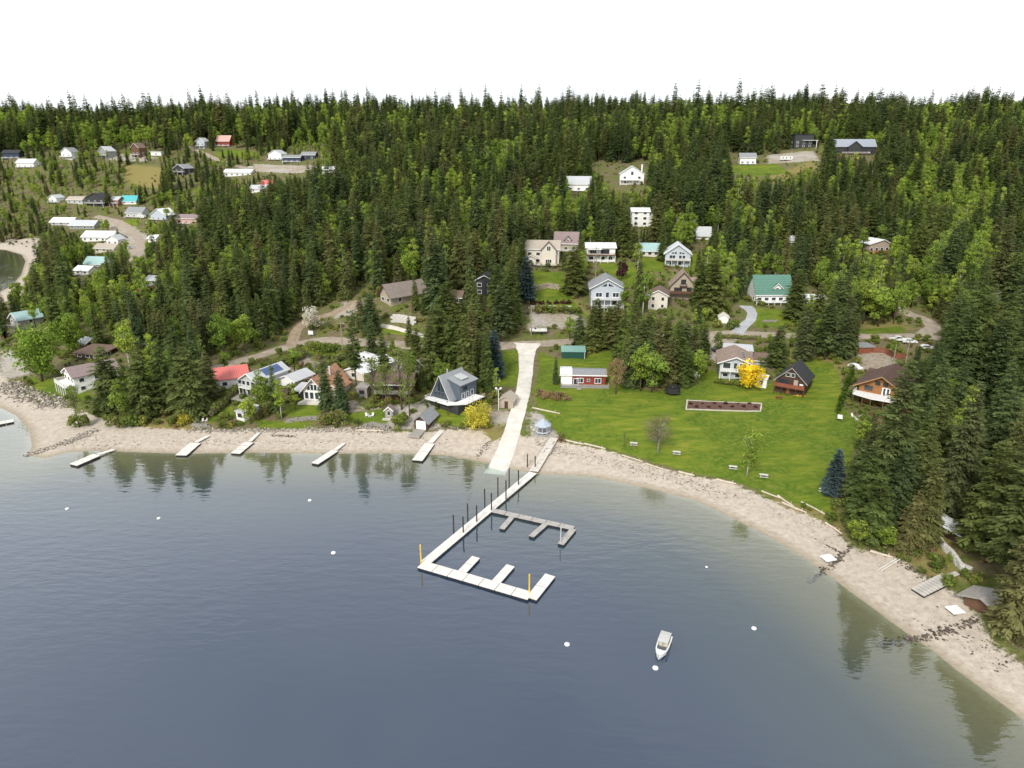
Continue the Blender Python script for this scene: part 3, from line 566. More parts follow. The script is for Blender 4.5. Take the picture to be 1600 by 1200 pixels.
def volume(root, w, l, h, rh, ridge, wall, roof, x=0, y=0, z=0, ov=.6, fnd=2.0, trim=white, pre='', th=.22, apex=0.0):
    """walls plus roof; ridge 'y' = gable to the front, 'x' = eave to the front, 'flat', 'shed' = falls to the front"""
    x0, x1, y0, y1 = x - w / 2, x + w / 2, y, y + l; ax = x + apex * w / 2; wm_ = MB(); rf = MB(); tr = MB()
    if ridge == 'y':
        wm_.prism([(x0, z - fnd), (x1, z - fnd), (x1, z + h), (ax, z + h + rh), (x0, z + h)], y0, y1, 'y')
        sl, sr = rh / (ax - x0), rh / (x1 - ax); e = .06
        a, b = (x0 - ov, z + h - ov * sl + e), (x1 + ov, z + h - ov * sr + e); t = (ax, z + h + rh + e)
        rf.prism([a, t, b, (b[0], b[1] + th), (t[0], t[1] + th), (a[0], a[1] + th)], y0 - ov, y1 + ov, 'y')
        tr.prism([(a[0] - .03, a[1] - .06), (t[0], t[1] - .06), (b[0] + .03, b[1] - .06), (b[0] + .03, b[1] + th + .03), (t[0], t[1] + th + .03), (a[0] - .03, a[1] + th + .03)], y0 - ov - .1, y0 - ov - .004, 'y')
    elif ridge == 'x':
        ym = (y0 + y1) / 2 + apex * l / 2; s1, s2 = rh / (ym - y0), rh / (y1 - ym); e = .06
        wm_.prism([(y0, z - fnd), (y1, z - fnd), (y1, z + h), (ym, z + h + rh), (y0, z + h)], x0, x1, 'x')
        a, b = (y0 - ov, z + h - ov * s1 + e), (y1 + ov, z + h - ov * s2 + e); t = (ym, z + h + rh + e)
        rf.prism([a, t, b, (b[0], b[1] + th), (t[0], t[1] + th), (a[0], a[1] + th)], x0 - ov, x1 + ov, 'x')
        tr.box(x0 - ov - .02, x1 + ov + .02, a[0] - .09, a[0] - .004, a[1] - .1, a[1] + th + .02)
    elif ridge == 'shed':
        wm_.prism([(y0, z - fnd), (y1, z - fnd), (y1, z + h + rh), (y0, z + h)], x0, x1, 'x'); s = rh / l; a, b = (y0 - ov, z + h - ov * s + .05), (y1 + ov, z + h + rh + ov * s + .05)
        rf.prism([a, b, (b[0], b[1] + th), (a[0], a[1] + th)], x0 - ov, x1 + ov, 'x')
    else:
        wm_.box(x0, x1, y0, y1, z - fnd, z + h); rf.box(x0 - ov, x1 + ov, y0 - ov, y1 + ov, z + h + .01, z + h + th + .08)
    wo_ = wm_.build(pre + 'wall', wall, root); ro_ = rf.build(pre + 'roof', roof, root)
    if trim and tr.v: tr.build('trim', trim, ro_)
    return wo_, ro_
def deck(root, x0, x1, y0, y1, z, floor=greywood, post=white, rail=white, posts=4, th=.18, fnd=2.0, solid=False, sides='fb'):
    d = MB().box(x0, x1, y0, y1, z - th, z).build('deck', floor, root)
    for i in range(posts):
        px_ = x0 + .12 + (x1 - x0 - .24) * i / max(1, posts - 1)
        if z > .6 or fnd > 1: MB().box(px_ - .09, px_ + .09, y0 + .03, y0 + .21, -fnd, z - th - .004).build('post', post, d)
    if rail:
        r = MB(); hgt = 1.0
        def run(ax, a, b, c):
            bx_ = (lambda p, q, m, n_: r.box(p, q, c - .035, c + .035, m, n_)) if ax == 'x' else (lambda p, q, m, n_: r.box(c - .035, c + .035, p, q, m, n_))
            bx_(a, b, z + hgt - .08, z + hgt)
            if solid: bx_(a, b, z + .08, z + hgt - .09)
            else:
                bx_(a, b, z + .08, z + .16); k = max(2, int((b - a) / .32))
                for i in range(k + 1): bx_(a + (b - a - .06) * i / k, a + (b - a - .06) * i / k + .06, z + .005, z + hgt - .082)
        run('x', x0, x1, y0 + .05); run('y', y0 + .1, y1, x0 + .05); run('y', y0 + .1, y1, x1 - .05)
        r.build('railing', rail, d)
    return d
def steps(root, x, y, z, n, w=1.2, m=greywood, dirx=0, diry=-1):
    s = MB()
    for i in range(n):
        zz = z * (1 - (i + 1) / (n + .5)); a = .3 * i
        if diry: s.box(x - w / 2, x + w / 2, y + diry * (a + .3), y + diry * a, zz - .06, zz) if diry > 0 else s.box(x - w / 2, x + w / 2, y - a - .3, y - a, zz - .06, zz)
        else: s.box(min(x + dirx * a, x + dirx * (a + .3)), max(x + dirx * a, x + dirx * (a + .3)), y - w / 2, y + w / 2, zz - .06, zz)
    return s.build('stairs', m, root)
def chimney(roof, x, y, z0, z1, m=stone, w=.8):
    return MB().box(x - w / 2, x + w / 2, y - w / 2, y + w / 2, z0, z1).box(x - w / 2 - .08, x + w / 2 + .08, y - w / 2 - .08, y + w / 2 + .08, z1 + .004, z1 + .12).build('chimney', m, roof)
def auto_windows(root, w, h, l, frame=white, cols=3, rows=1, sides=1, z0=.9, gap=2.8, ww=None, x=0, y=0):
    ww = ww or min(1.6, w / cols * .55)
    for r in range(rows):
        for c in range(cols):
            window(root, x - w / 2 + w * (c + .5) / cols, z0 + gap * r, ww, 1.25, y, frame)
        for s in range(sides):
            yy = y + l * (s + .5) / sides
            window(root, x - w / 2, z0 + gap * r, 1.3, 1.15, yy, frame, 'l'); window(root, x + w / 2, z0 + gap * r, 1.3, 1.15, yy, frame, 'r')
def house(label, px, py, wpx, hpx, rhpx, l, yaw=0, ridge='y', wall=white, roof=r_grey, name='house', cat='house', ov=.6, cols=0, rows=1, sides=1, frame=white, trim=white, group=None, shrink=.84, z0=.9, ww=None, apex=0.0, door=None, lowcut=0.0, gap=2.8):
    p = at(px, py); s = S_at(p); w, h, rh = wpx * s, hpx * s * 1.04, rhpx * s * 1.04
    root = empty(name, p, R(yaw), label, cat, group)
    _, ro = volume(root, w, l, h, rh, ridge, wall, roof, ov=ov, trim=trim, apex=apex)
    if cols: auto_windows(root, w, h, l, frame, cols, rows, sides, z0, gap, ww)
    if door is not None:
        d = MB().box(door - .5, door + .5, -.05, -.003, .02, 2.1).build('door', darkbrown if wall != darkbrown else tan, root)
        MB().box(door + .32, door + .38, -.1, -.052, 1.0, 1.06).build('handle', darkmetal, d)
    mark(root, -w / 2 - ov, w / 2 + ov, 0, l, h + rh, shrink, lowcut)
    return root, w, l, h, rh, ro
# ------------------------------------------------------------------ waterfront row, from the headland to the grove
# white house on the headland
ro, w, l, h, rh, rf = house('white two storey house with mauve brown roof behind the pale grassy point', 112, 611, 44, 26, 10, 13, -42, 'y', white, r_mauve, shrink=.7)
auto_windows(ro, w, h, l, white, 3, 2, 3, .9, 2.6)
volume(ro, 6, 9, 3.4, 1.4, 'y', bluegrey, r_blue, x=-w / 2 - 2.6, y=1.5, pre='wing_'); deck(ro, -w / 2, w / 2 + .5, -3, -.01, 2.9, whitevinyl, white, white, 5)
polywin(ro, [(-2, h + .2), (-.3, h + .2), (-.3, h + 1.2)]); polywin(ro, [(2, h + .2), (.3, h + .2), (.3, h + 1.2)])
ro, w, l, h, rh, rf = house('low brown flat roofed house tucked behind the white headland house', 138, 562, 46, 9, 3, 8, -15, 'shed', darkbrown, r_brown, cols=3, ov=.7)
ro, w, l, h, rh, rf = house('small shed with bright white roof above the brown flat roofed house', 131, 543, 20, 8, 5, 5, -30, 'x', darkbrown, r_white, name='shed', cat='shed', cols=1)
ro, w, l, h, rh, rf = house('weathered house with teal green roof among the headland trees', 26, 519, 30, 20, 9, 9, -35, 'y', greywood, r_pteal, cols=2, rows=2); deck(ro, -w / 2, w / 2, -2.5, -.01, 2.6, greywood, greywood, greywood, 3)
ro, w, l, h, rh, rf = house('white house with long coral red metal roof beside the gravel road', 338, 602, 46, 15, 11, 9, -64, 'y', white, r_red, cols=1, sides=2, shrink=.7)
ro, w, l, h, rh, rf = house('small cabin with bright red roof deep in the headland woods', 218, 462, 14, 7, 6, 6, -40, 'x', darkbrown, pm('bright red metal roof', (.55, .05, .04), rough=.5, var=.1), name='cabin', cat='cabin', shrink=.5)
ro, w, l, h, rh, rf = house('grey cottage with curved pale roof hidden in the headland woods', 236, 446, 26, 8, 4, 8, -20, 'x', grey, r_lgrey, cols=2, shrink=.6)
# grey house with solar panels
ro, w, l, h, rh, rf = house('light grey gabled house with blue solar panels on its roof', 391, 620, 31, 27, 9, 13, -27, 'y', lightgrey, r_lgrey, shrink=.75)
for x_ in (-w * .33, -w * .02, w * .28):
    window(ro, x_, .7, 1.2, 1.8); window(ro, x_, 3.5, 1.2, 1.3)
window(ro, w / 2, 3.4, 1.4, 1.2, 4, white, 'r'); window(ro, w / 2, .8, 1.4, 1.2, 8, white, 'r')
sl = rh / (w / 2)
for k in range(4):
    for j in range(2):
        xa, xb = w * .08 + j * 1.25, w * .08 + j * 1.25 + 1.15; y_ = 4.4 + k * 1.75
        z_ = lambda q: h + rh - sl * q + .36
        MB().add([(xa, y_, z_(xa)), (xb, y_, z_(xb)), (xb, y_ + 1.65, z_(xb)), (xa, y_ + 1.65, z_(xa)), (xa, y_, z_(xa) + .06), (xb, y_, z_(xb) + .06), (xb, y_ + 1.65, z_(xb) + .06), (xa, y_ + 1.65, z_(xa) + .06)],
                 [(0,3,2,1),(4,5,6,7),(0,1,5,4),(1,2,6,5),(2,3,7,6),(3,0,4,7)]).build('solar_panel', solar, rf)
deck(ro, -w / 2 - 1, w / 2 + 1, -5.2, -.01, .7, greywood, greywood, None, 5); deck(ro, -w / 2, w / 2, -1.3, -.012, 3.0, whitevinyl, white, white, 3)
volume(ro, 6.5, 8, 3.2, 1.3, 'y', white, r_lgrey, x=w / 2 + 2.5, y=9.5, pre='garage_')
ro, w, l, h, rh, rf = house('small white flat roofed boathouse below the solar panel house', 376, 657, 16, 13, 1, 6, -25, 'flat', white, r_lgrey, name='boathouse', cat='boathouse', ov=.25, cols=1, sides=0, ww=1.6, shrink=.6)
# chalet with glass gable
ro, w, l, h, rh, rf = house('chalet with tall white framed gable windows and weathered orange roof', 492, 626, 36, 16, 19, 14, -12, 'y', white, r_cedar, ov=.9, shrink=.8)
for i in range(4):
    x_ = -w * .36 + i * w * .24; window(ro, x_, .5, w * .16, 2.0)
b0 = h + .1; top = lambda x: h + rh * (1 - abs(x) / (w / 2)) - .75
for a, b in ((-.31, -.18), (-.14, -.02), (.02, .14), (.18, .31)):
    polywin(ro, [(a * w, b0), (b * w, b0), (b * w, min(top(b * w), b0 + 1.7)), (a * w, min(top(a * w), b0 + 1.7))])
for s_ in (-1, 1): polywin(ro, [(s_ * .02 * w, b0 + 2.1), (s_ * .13 * w, b0 + 2.1), (s_ * .02 * w, top(s_ * .02 * w))])
volume(ro, w * .62, 7, 2.6, 1.2, 'y', offwhite, r_cedar, x=w * .62, y=3.5, pre='wing_'); volume(ro, 3.2, 5, 2.3, .5, 'shed', charcoal, r_lgrey, x=-w / 2 - 1.75, y=.8, pre='porch_')
MB().prism([(-w * .6, -3.2), (w * .55, -2.2), (w * .5, -.02), (-w * .5, -.02)], -.4, .14, 'z').build('patio', concrete, ro); chimney(rf, w * .2, 8, h + rh * .5, h + rh + 1.2, r_lgrey, .5)
ro, w, l, h, rh, rf = house('long garage with cream white roof behind the glass gabled chalet', 553, 593, 40, 11, 7, 16, -28, 'y', offwhite, r_whitey, name='garage', cat='garage', cols=1, ov=.4, shrink=.7)
ro, w, l, h, rh, rf = house('grey wooden garden shed with one dark window', 566, 622, 17, 15, 2, 3.4, -8, 'shed', greywood, greywood, name='shed', cat='shed', cols=1, sides=0, frame=greywood, ww=1.6, z0=1.2, ov=.2)
# brown house behind trees
ro, w, l, h, rh, rf = house('dark brown house with two balcony tiers behind thin trees', 615, 624, 56, 24, 9, 10, -4, 'x', brown, r_brown, shrink=.6)
deck(ro, -w / 2, w / 2, -2.4, -.01, 2.6, greywood, darkbrown, greywood, 5, solid=True); window(ro, -w * .3, 3.2, 2.4, 1.6, 0, darkbrown); window(ro, 0, 3.2, 2.2, 1.6, 0, darkbrown); window(ro, w * .3, 3.2, 2.0, 1.6, 0, darkbrown)
MB().box(-w * .18, w * .02, -2.6, -2.42, -.5, 1.0).build('board_skirt', orange, ro); window(ro, -w * .35, .6, 1.8, 1.4, 0, darkbrown); window(ro, w * .3, .6, 2, 1.4, 0, darkbrown)
ro, w, l, h, rh, rf = house('tall narrow greyish tan cabin with steep gable beside a big fir', 655, 592, 20, 21, 9, 8, -22, 'y', pm('grey tan siding', (.27, .235, .19), var=.15, stripe=('Z', .3)), r_wood, name='cabin', cat='cabin', cols=1, rows=1, z0=2.6, shrink=.6)
# grey A-frame
p = at(690, 634); ro = empty('house', p, R(-36), 'grey metal A-frame house with slate blue side dormer and white deck', 'house'); w = 9.2; h, rh, l = 2.7, 8.6, 11
r_steel = pm('steel grey metal roof', (.31, .325, .34), rough=.45, var=.12, stripe=('Y', .6))
wa, rf = volume(ro, w, l, h, rh, 'y', slate, r_steel, ov=.9, trim=white)
top = lambda x: h + rh * (1 - abs(x) / (w / 2)) - .9
for a, b in ((-.34, -.19), (-.16, -.01), (.01, .16), (.19, .34)):
    polywin(ro, [(a * w, 2.9), (b * w, 2.9), (b * w, min(top(b * w), 5.0)), (a * w, min(top(a * w), 5.0))], 0, slate)
for s_ in (-1, 1): polywin(ro, [(s_ * .015 * w, 5.4), (s_ * .17 * w, 5.4), (s_ * .17 * w, top(s_ * .17 * w)), (s_ * .015 * w, top(s_ * .015 * w))], 0, slate)
dm = MB().prism([(.3, 2), (6.6, 2), (6.6, 8.2), (.3, 9.9)], 2.6, l + .8, 'y').build('dormer_wall', slate, ro)
dr = MB().prism([(-.1, 10.15), (7.3, 8.15), (7.3, 8.4), (-.1, 10.4)], 2.2, l + 1.2, 'y').build('dormer_roof', r_steel, ro)
MB().prism([(1.6, 10.1), (5.4, 9.35), (5.4, 9.6), (1.6, 10.35)], 5.2, 9.0, 'y').build('raised_panel', r_lgrey, dr)
for y_ in (4.2, 6.6, 9.2): window(ro, 6.6, 3.0, 1.3, 1.9, y_, white, 'r')
window(ro, 6.6, 5.9, 2.2, 1.2, 5.4, slate, 'r'); chimney(rf, -1.2, 5, 8, 12.2, r_lgrey, .35)
dk = MB().prism([(-w / 2 - .4, -.02), (-w / 2 - .4, -3.2), (w / 2 + 1.5, -3.6), (11, 1.2), (11, l), (6.65, l), (6.65, -.02)], 2.5, 2.7, 'z').build('deck', whitevinyl, ro)
rl = MB(); P_ = [(-w / 2 - .4, -.02), (-w / 2 - .4, -3.2), (w / 2 + 1.5, -3.6), (11, 1.2), (11, l)]
for a, b in zip(P_[:-1], P_[1:]):
    rl.tube([(*a, 3.7), (*b, 3.7)], .06, 4); rl.tube([(*a, 2.8), (*b, 2.8)], .05, 4)
    k = int(math.dist(a, b) / .35)
    for i in range(k): q = (a[0] + (b[0] - a[0]) * i / k, a[1] + (b[1] - a[1]) * i / k); rl.tube([(*q, 2.705), (*q, 3.7)], .035, 4)
    MB().tube([(*a, -2), (*a, 2.495)], .12, 5).build('post', darkbrown, dk)
MB().box(-w / 2 + .2, 9.2, -1.6, l - .2, -2.5, 2.49).build('basement_wall', charcoal, ro); rl.build('railing', white, dk); st_ = MB()
for i in range(8): st_.box(-w / 2 - 3.6 + i * .38, -w / 2 - 3.2 + i * .38, -3.2, -2, .1 + i * .3, .18 + i * .3)
st_.build('stairs', greywood, ro); ro.scale = (.8, .8, .8); mark(ro, -w / 2 * .8 - 1, 7.2, -2, l * .8, (h + rh) * .8, .8, 1.0)
ro, w, l, h, rh, rf = house('boathouse on the beach with white roller door and grey roof', 658, 671, 22, 13, 9, 6.5, -16, 'y', darkbrown, r_grey, name='boathouse', cat='boathouse', ov=.7, trim=None)
MB().box(-1.4, 1.4, -.06, -.004, .1, 2.5).build('roller_door', white, ro); MB().prism([(-1.6, -5), (1.6, -5), (1.5, -.1), (-1.5, -.1)], -.35, .12, 'z').build('ramp', greywood, ro)
ro, w, l, h, rh, rf = house('tiny grey playhouse with white window by the rock wall', 608, 654, 12, 13, 5, 2, -5, 'y', greywood, r_mauve, name='playhouse', cat='playhouse', ov=.3, cols=1, sides=0, ww=.8, z0=1.0, shrink=.6)
MB().box(-1.7, 1.7, -1.2, -.02, -.3, .12).build('deck', palewood, ro)
ro, w, l, h, rh, rf = house('tan garden shed with grey roof beside the concrete lane', 791, 638, 22, 12, 7, 4.5, -14, 'y', tan, r_tan, name='shed', cat='shed', ov=.4, trim=None, door=0.0)
# red cabin
ro, w, l, h, rh, rf = house('long barn red cabin with grey roof and raised grey deck', 911, 602, 69, 16, 3.5, 6.4, -3, 'x', redwall, r_grey, ov=.45, shrink=.9)
MB().box(-w / 2 - .05, -w * .25, -.06, -.003, .1, h - .05).build('white_wall_panel', white, ro); volume(ro, w * .24, 6.6, .9, .5, 'x', white, r_white, x=-w * .385, y=-.1, z=h - .55, fnd=.2, pre='raised_', ov=.25)
window(ro, -w * .38, 1.5, 1.5, .8); window(ro, -w * .07, .9, 1.8, 1.3, mull=1); window(ro, w * .12, 1.3, .7, .7); window(ro, w * .33, .8, 1.7, 1.4, mull=1)
d = MB().box(-w * .25 + .35, -w * .25 + 1.9, -.07, -.003, .12, 2.2).build('sliding_door', white, ro); MB().box(-w * .25 + .5, -w * .25 + 1.75, -.09, -.072, .25, 2.05).build('pane', glass, d)
deck(ro, -w / 2 - .1, w / 2 + 1.0, -2.6, -.02, .15, greywood, greywood, greywood, 7, fnd=2.5); steps(ro, -w * .1, -2.62, .1, 5, 1.3)
MB().box(w * .12, w / 2 + 1.2, -3.8, -2.75, -1.2, -.95).build('plank_skirt', pm('faded salmon boards', (.55, .30, .22), var=.15), ro)
ro, w, l, h, rh, rf = house('dark green metal shed with pale green roof above the red cabin', 896, 560, 36, 10, 3, 4.2, -2, 'shed', dkgreen, pm('pale sea green roof', (.20, .36, .32), rough=.5, var=.1, stripe=('X', .6)), name='shed', cat='shed', ov=.25, cols=0)
MB().box(w / 2 - .25, w / 2 - .05, -.1, .1, -.5, h).build('corner_post', lightgrey, ro)
# lawn house with balcony
ro, w, l, h, rh, rf = house('pale grey house with shake roof and full width balcony facing the lawn', 1147, 592, 46, 25, 9, 13, -14, 'y', bluegrey, r_wood, ov=1.0, shrink=.8)
deck(ro, -w / 2, w / 2, -1.8, -.01, 2.9, whitevinyl, white, white, 4); window(ro, -w * .28, 3.2, 2.2, 1.9); window(ro, w * .24, 3.2, 1.8, 1.9, mull=1); window(ro, -w * .3, .6, 1.5, 1.1); window(ro, w * .1, .6, 1.5, 1.1); window(ro, 0, 3.1, 1.0, 2.1)
for y_ in (3, 7, 10.5): window(ro, w / 2, 3.4, 1.3, 1.2, y_, white, 'r'); window(ro, -w / 2, 3.4, 1.3, 1.2, y_, white, 'l')
for k in range(3): MB().box(w * .2, w * .2 + .9, 3 + k * 2.2, 4.1 + k * 2.2, h + rh - rh * .4 - .15 - .1, h + rh * .6 + .32).build('skylight', glass, rf)
volume(ro, 9, 5, 5.5, .6, 'shed', lightgrey, r_lgrey, x=1.5, y=13.6, pre='garage_', ov=.3); volume(ro, 7, 6, 3.2, 1.5, 'x', lightgrey, r_brown, x=9.8, y=12, pre='annex_')
ro, w, l, h, rh, rf = house('small white shed with dark window beside the golden yellow tree', 1189, 606, 15, 13, 3, 2.6, -30, 'shed', white, r_white, name='shed', cat='shed', ov=.15, cols=1, sides=0, ww=.7, z0=1.0)
# dark cabin
ro, w, l, h, rh, rf = house('dark brown steep gabled cabin with black roof and red brown balcony', 1233, 616, 44, 21, 20, 9.5, -34, 'y', darkbrown, r_black, name='cabin', cat='cabin', ov=.6, shrink=.85, trim=greywood)
deck(ro, -w / 2, w / 2, -1.9, -.01, 2.6, redstain, darkbrown, redstain, 5, solid=True); window(ro, -w * .12, 5.4, 1.1, 1.0); window(ro, w * .05, 5.4, .9, 1.0); window(ro, -w * .25, 2.9, 2.6, 1.5, 0, darkbrown)
MB().box(w * .1, w * .24, -.06, -.003, 2.65, 4.6).build('door', tan, ro); MB().box(w * .3, w * .42, -.07, -.003, 3.2, 3.7).build('wall_sign', white, ro); MB().box(-w * .1, w * .0, -.07, -.003, .1, 2.0).build('door', orange, ro)
# log chalet
ro, w, l, h, rh, rf = house('orange log chalet with broad dark brown roof and white terrace', 1372, 632, 62, 27, 17, 14, -40, 'y', logwood, r_dbrown, ov=1.4, shrink=.75, trim=pm('honey wood trim', (.40, .24, .12)))
for x_ in (-.09, .09):
    window(ro, x_ * w, h + .4, 1.3, 1.3, 0, logwood)
polywin(ro, [(-.07 * w, h + 2.2), (.07 * w, h + 2.2), (0, h + 3.1)], 0, logwood); window(ro, -w * .28, 3.5, 2.2, 1.5, 0, logwood); d = MB().box(w * .03, w * .22, -.08, -.003, 2.95, 5.1).build('french_door', white, ro)
for x_ in (.06, .145): MB().box(x_ * w, x_ * w + .55, -.1, -.083, 3.1, 4.9).build('pane', glass, d)
dk = MB().prism([(-w * .55, -.02), (-w * .55, -3.8), (-w * .1, -5.2), (w * .42, -4.6), (w * .5, -.02)], 2.7, 2.92, 'z').build('terrace', whitevinyl, ro)
for x_, y_ in ((-.53, -3.6), (-.3, -4.3), (-.1, -4.9), (.18, -4.6), (.4, -4.4)): MB().box(x_ * w - .12, x_ * w + .12, y_, y_ + .24, -2.5, 2.695).build('post', brown, dk)
rl = MB(); P_ = [(-w * .55, -.02), (-w * .55, -3.8), (-w * .1, -5.2), (w * .42, -4.6), (w * .5, -.02)]
for a, b in zip(P_[:-1], P_[1:]):
    rl.tube([(*a, 3.85), (*b, 3.85)], .05, 4)
    for i in range(5): q = (a[0] + (b[0] - a[0]) * i / 5, a[1] + (b[1] - a[1]) * i / 5); rl.tube([(*q, 2.925), (*q, 3.85)], .04, 4)
rl.build('railing', white, dk); deck(ro, w / 2 + .02, w / 2 + 3.2, 1, 9, 2.6, redstain, redstain, redstain, 3); deck(ro, w / 2 + .02, w / 2 + 4.2, -3.5, .9, 1.1, redstain, redstain, redstain, 3)
for y_ in (3, 6.5, 10): window(ro, w / 2, 3.2, 1.4, 1.2, y_, logwood, 'r')
volume(ro, 6, 5, 3.2, 1.6, 'x', redstain, r_dbrown, x=-w * .35, y=15, pre='garage_')
ro, w, l, h, rh, rf = house('grey flat roofed carport at the fenced gravel yard', 1353, 552, 24, 9, 2, 5, 2, 'flat', redstain, r_grey, name='carport', cat='carport', ov=.3, cols=0, shrink=.5)
# gazebo on the shore
p = at(848, 678); gz_ = empty('gazebo', p, R(15), 'small blue grey octagonal gazebo beside the boat ramp', 'gazebo')
MB().lathe([(1.9, -.5), (1.9, .25)], 8).build('floor', greywood, gz_)
for k in range(8):
    a = k * math.pi / 4 + .39; MB().box(1.7 * math.cos(a) - .07, 1.7 * math.cos(a) + .07, 1.7 * math.sin(a) - .07, 1.7 * math.sin(a) + .07, .254, 2.6).build('post', bluegrey, gz_)
    b = a + math.pi / 4
    MB().tube([(1.68 * math.cos(a), 1.68 * math.sin(a), .8), (1.68 * math.cos(b), 1.68 * math.sin(b), .8)], .2, 4).build('wall_panel', bluegrey, gz_)
MB().lathe([(2.3, 2.55), (2.3, 2.7), (.9, 3.7), (.05, 4.4)], 8).build('roof', pm('blue grey roof', (.38, .43, .50), var=.15), gz_); mark(gz_, -2, 2, -2, 2, 4.4)

# ------------------------------------------------------------------ houses above the shore road
ro, w, l, h, rh, rf = house('large cream house with tan roof and two timber gables above the rock terraces', 847, 412, 52, 22, 10, 11, -6, 'x', offwhite, r_tan, shrink=.85)
auto_windows(ro, w * .5, h, l, white, 2, 2, 2, .8, 3.0, 1.6, -w * .25)
volume(ro, w * .42, 3.2, h, rh * 1.15, 'y', offwhite, r_tan, x=w * .2, y=-2.4, pre='gable_', trim=darkbrown); volume(ro, w * .3, 2.6, h * .42, 1.2, 'y', offwhite, r_tan, x=-w * .33, y=-2.6, pre='bay_'); window(ro, w * .2, h - .4, 1.6, 1.9, -2.4, white, mull=1); window(ro, w * .2, .7, 2.6, 1.6, -2.4, white, mull=2); window(ro, -w * .33, .6, 1.6, 1.4, -2.6)
deck(ro, -w * .15, w * .45, -6, -2.43, .4, offwhite, darkbrown, greywood, 5, fnd=3); MB().box(-w * .3, w * .42, -5.8, -2.9, -3, -.05).build('carport_shade_block', charcoal, ro)  # solid charcoal block under the deck: shade of the open carport put in as colour
ro, w, l, h, rh, rf = house('house with brown roof, round dormer and porch behind the cream house', 884, 393, 36, 13, 14, 9, -8, 'x', tan, r_mauve, cols=3, shrink=.8)
volume(ro, 3, 3.5, h + 1.3, 1.5, 'y', white, r_brown, x=w * .08, y=.8, pre='dormer_', trim=darkbrown, fnd=.1); window(ro, w * .08, h + .5, .9, .9, .8, darkbrown); deck(ro, -w * .2, w / 2, -2.4, -.01, .5, greywood, white, white, 4)
ro, w, l, h, rh, rf = house('long white two storey house with white roof and brown balcony', 938, 409, 45, 21, 5, 9, -2, 'x', white, r_white, shrink=.88)
deck(ro, -w / 2, w * .5, -2.2, -.01, 3.3, brown, white, brown, 5); window(ro, -w * .32, 1.0, 2, 1.3); window(ro, w * .08, 1.0, 1.7, 1.3); window(ro, w * .34, 1.0, 1.8, 1.3, mull=1); window(ro, w * .15, 3.8, 3.6, 1.7, 0, darkbrown, mull=2); window(ro, -w * .25, 3.8, 3, 1.7, 0, white, mull=2)
volume(ro, w * .5, 2.6, .5, .7, 'shed', white, r_white, x=-w * .22, y=-2.3, z=h - .6, fnd=.1, pre='awning_', ov=.1, trim=None)
ro, w, l, h, rh, rf = house('house with icy teal roof half hidden by firs', 1015, 401, 30, 9, 9, 8, -4, 'x', offwhite, r_pteal, cols=3, shrink=.6)
ro, w, l, h, rh, rf = house('white chalet with icy white roof and arched rows of dark windows', 1058, 416, 38, 19, 13, 11, -10, 'y', bluegrey, r_ltblue, ov=.8, shrink=.9)
for x_ in (-.28, -.16, .1, .24): window(ro, x_ * w, 3.3, 1.2, 1.6)
for x_ in (-.2, -.1, .1, .2): polywin(ro, [(x_ * w - .55, 5.6), (x_ * w + .55, 5.6), (x_ * w + .55, 6.6 - abs(x_) * 2), (x_ * w - .55, 6.6 - abs(x_) * 2)])
deck(ro, -w / 2, w / 2, -2.2, -.01, 2.9, tan, white, white, 5); window(ro, w * .1, .6, 1.2, 1.3); window(ro, -w * .25, .6, 1.2, 1.3)
ro, w, l, h, rh, rf = house('grey roofed blue white house with two tiers of lake facing decks', 948, 482, 50, 31, 13, 13, -3, 'y', bluegrey, r_grey, ov=.9, shrink=.85)
deck(ro, -w / 2, w / 2, -2.8, -.01, 4.0, lightgrey, white, white, 6); deck(ro, -w / 2, w / 2, -3.2, -.01, .9, greywood, white, white, 5); window(ro, -w * .26, 4.6, 2.3, 1.6, mull=1); window(ro, w * .26, 4.6, 2.3, 1.6, mull=1); window(ro, 0, 4.2, 1.2, 2.2); window(ro, -w * .28, 1.5, 2.2, 1.5); window(ro, w * .25, 1.5, 2.2, 1.5)
polywin(ro, [(-w * .2, h + .6), (-.3, h + .6), (-.3, h + rh * .55)]); polywin(ro, [(w * .2, h + .6), (.3, h + .6), (.3, h + rh * .55)]); volume(ro, 5, 6, 5.8, 1.0, 'y', white, r_grey, x=-w * .3, y=12.5, pre='stair_tower_'); steps(ro, -w * .35, -3.2, .9, 6, 2, white)
ro, w, l, h, rh, rf = house('narrow cream gabled house with brown roof next to the brown timber chalet', 1027, 484, 29, 22, 7, 10, -14, 'y', offwhite, r_brown, cols=2, rows=2, shrink=.6, ww=1.0)
ro, w, l, h, rh, rf = house('brown timber chalet with steep roof, small gable balcony and lower terrace', 1066, 467, 38, 19, 20, 10, -10, 'y', tan, r_wood, shrink=.85, trim=darkbrown)
window(ro, 0, 6.0, 1.7, 1.7, 0, darkbrown, mull=1); deck(ro, -1.4, 1.4, -1.1, -.01, 5.2, darkbrown, darkbrown, darkbrown, 2, fnd=-4.3); deck(ro, -w * .6, w * .6, -2.6, -.012, 2.6, brown, darkbrown, brown, 5, solid=True); window(ro, w * .25, 3.0, 1.6, 1.6, 0, darkbrown, mull=1); window(ro, -w * .2, 3.2, 2.8, 1.2, 0, darkbrown, mull=2)
volume(ro, 4, 4.5, h + 1.6, .9, 'x', tan, r_wood, x=w * .36, y=3.5, pre='dormer_')
ro, w, l, h, rh, rf = house('white house with green metal roof and white porch above the curved driveway', 1208, 474, 56, 15, 24, 10, 2, 'x', white, r_green, shrink=.75)
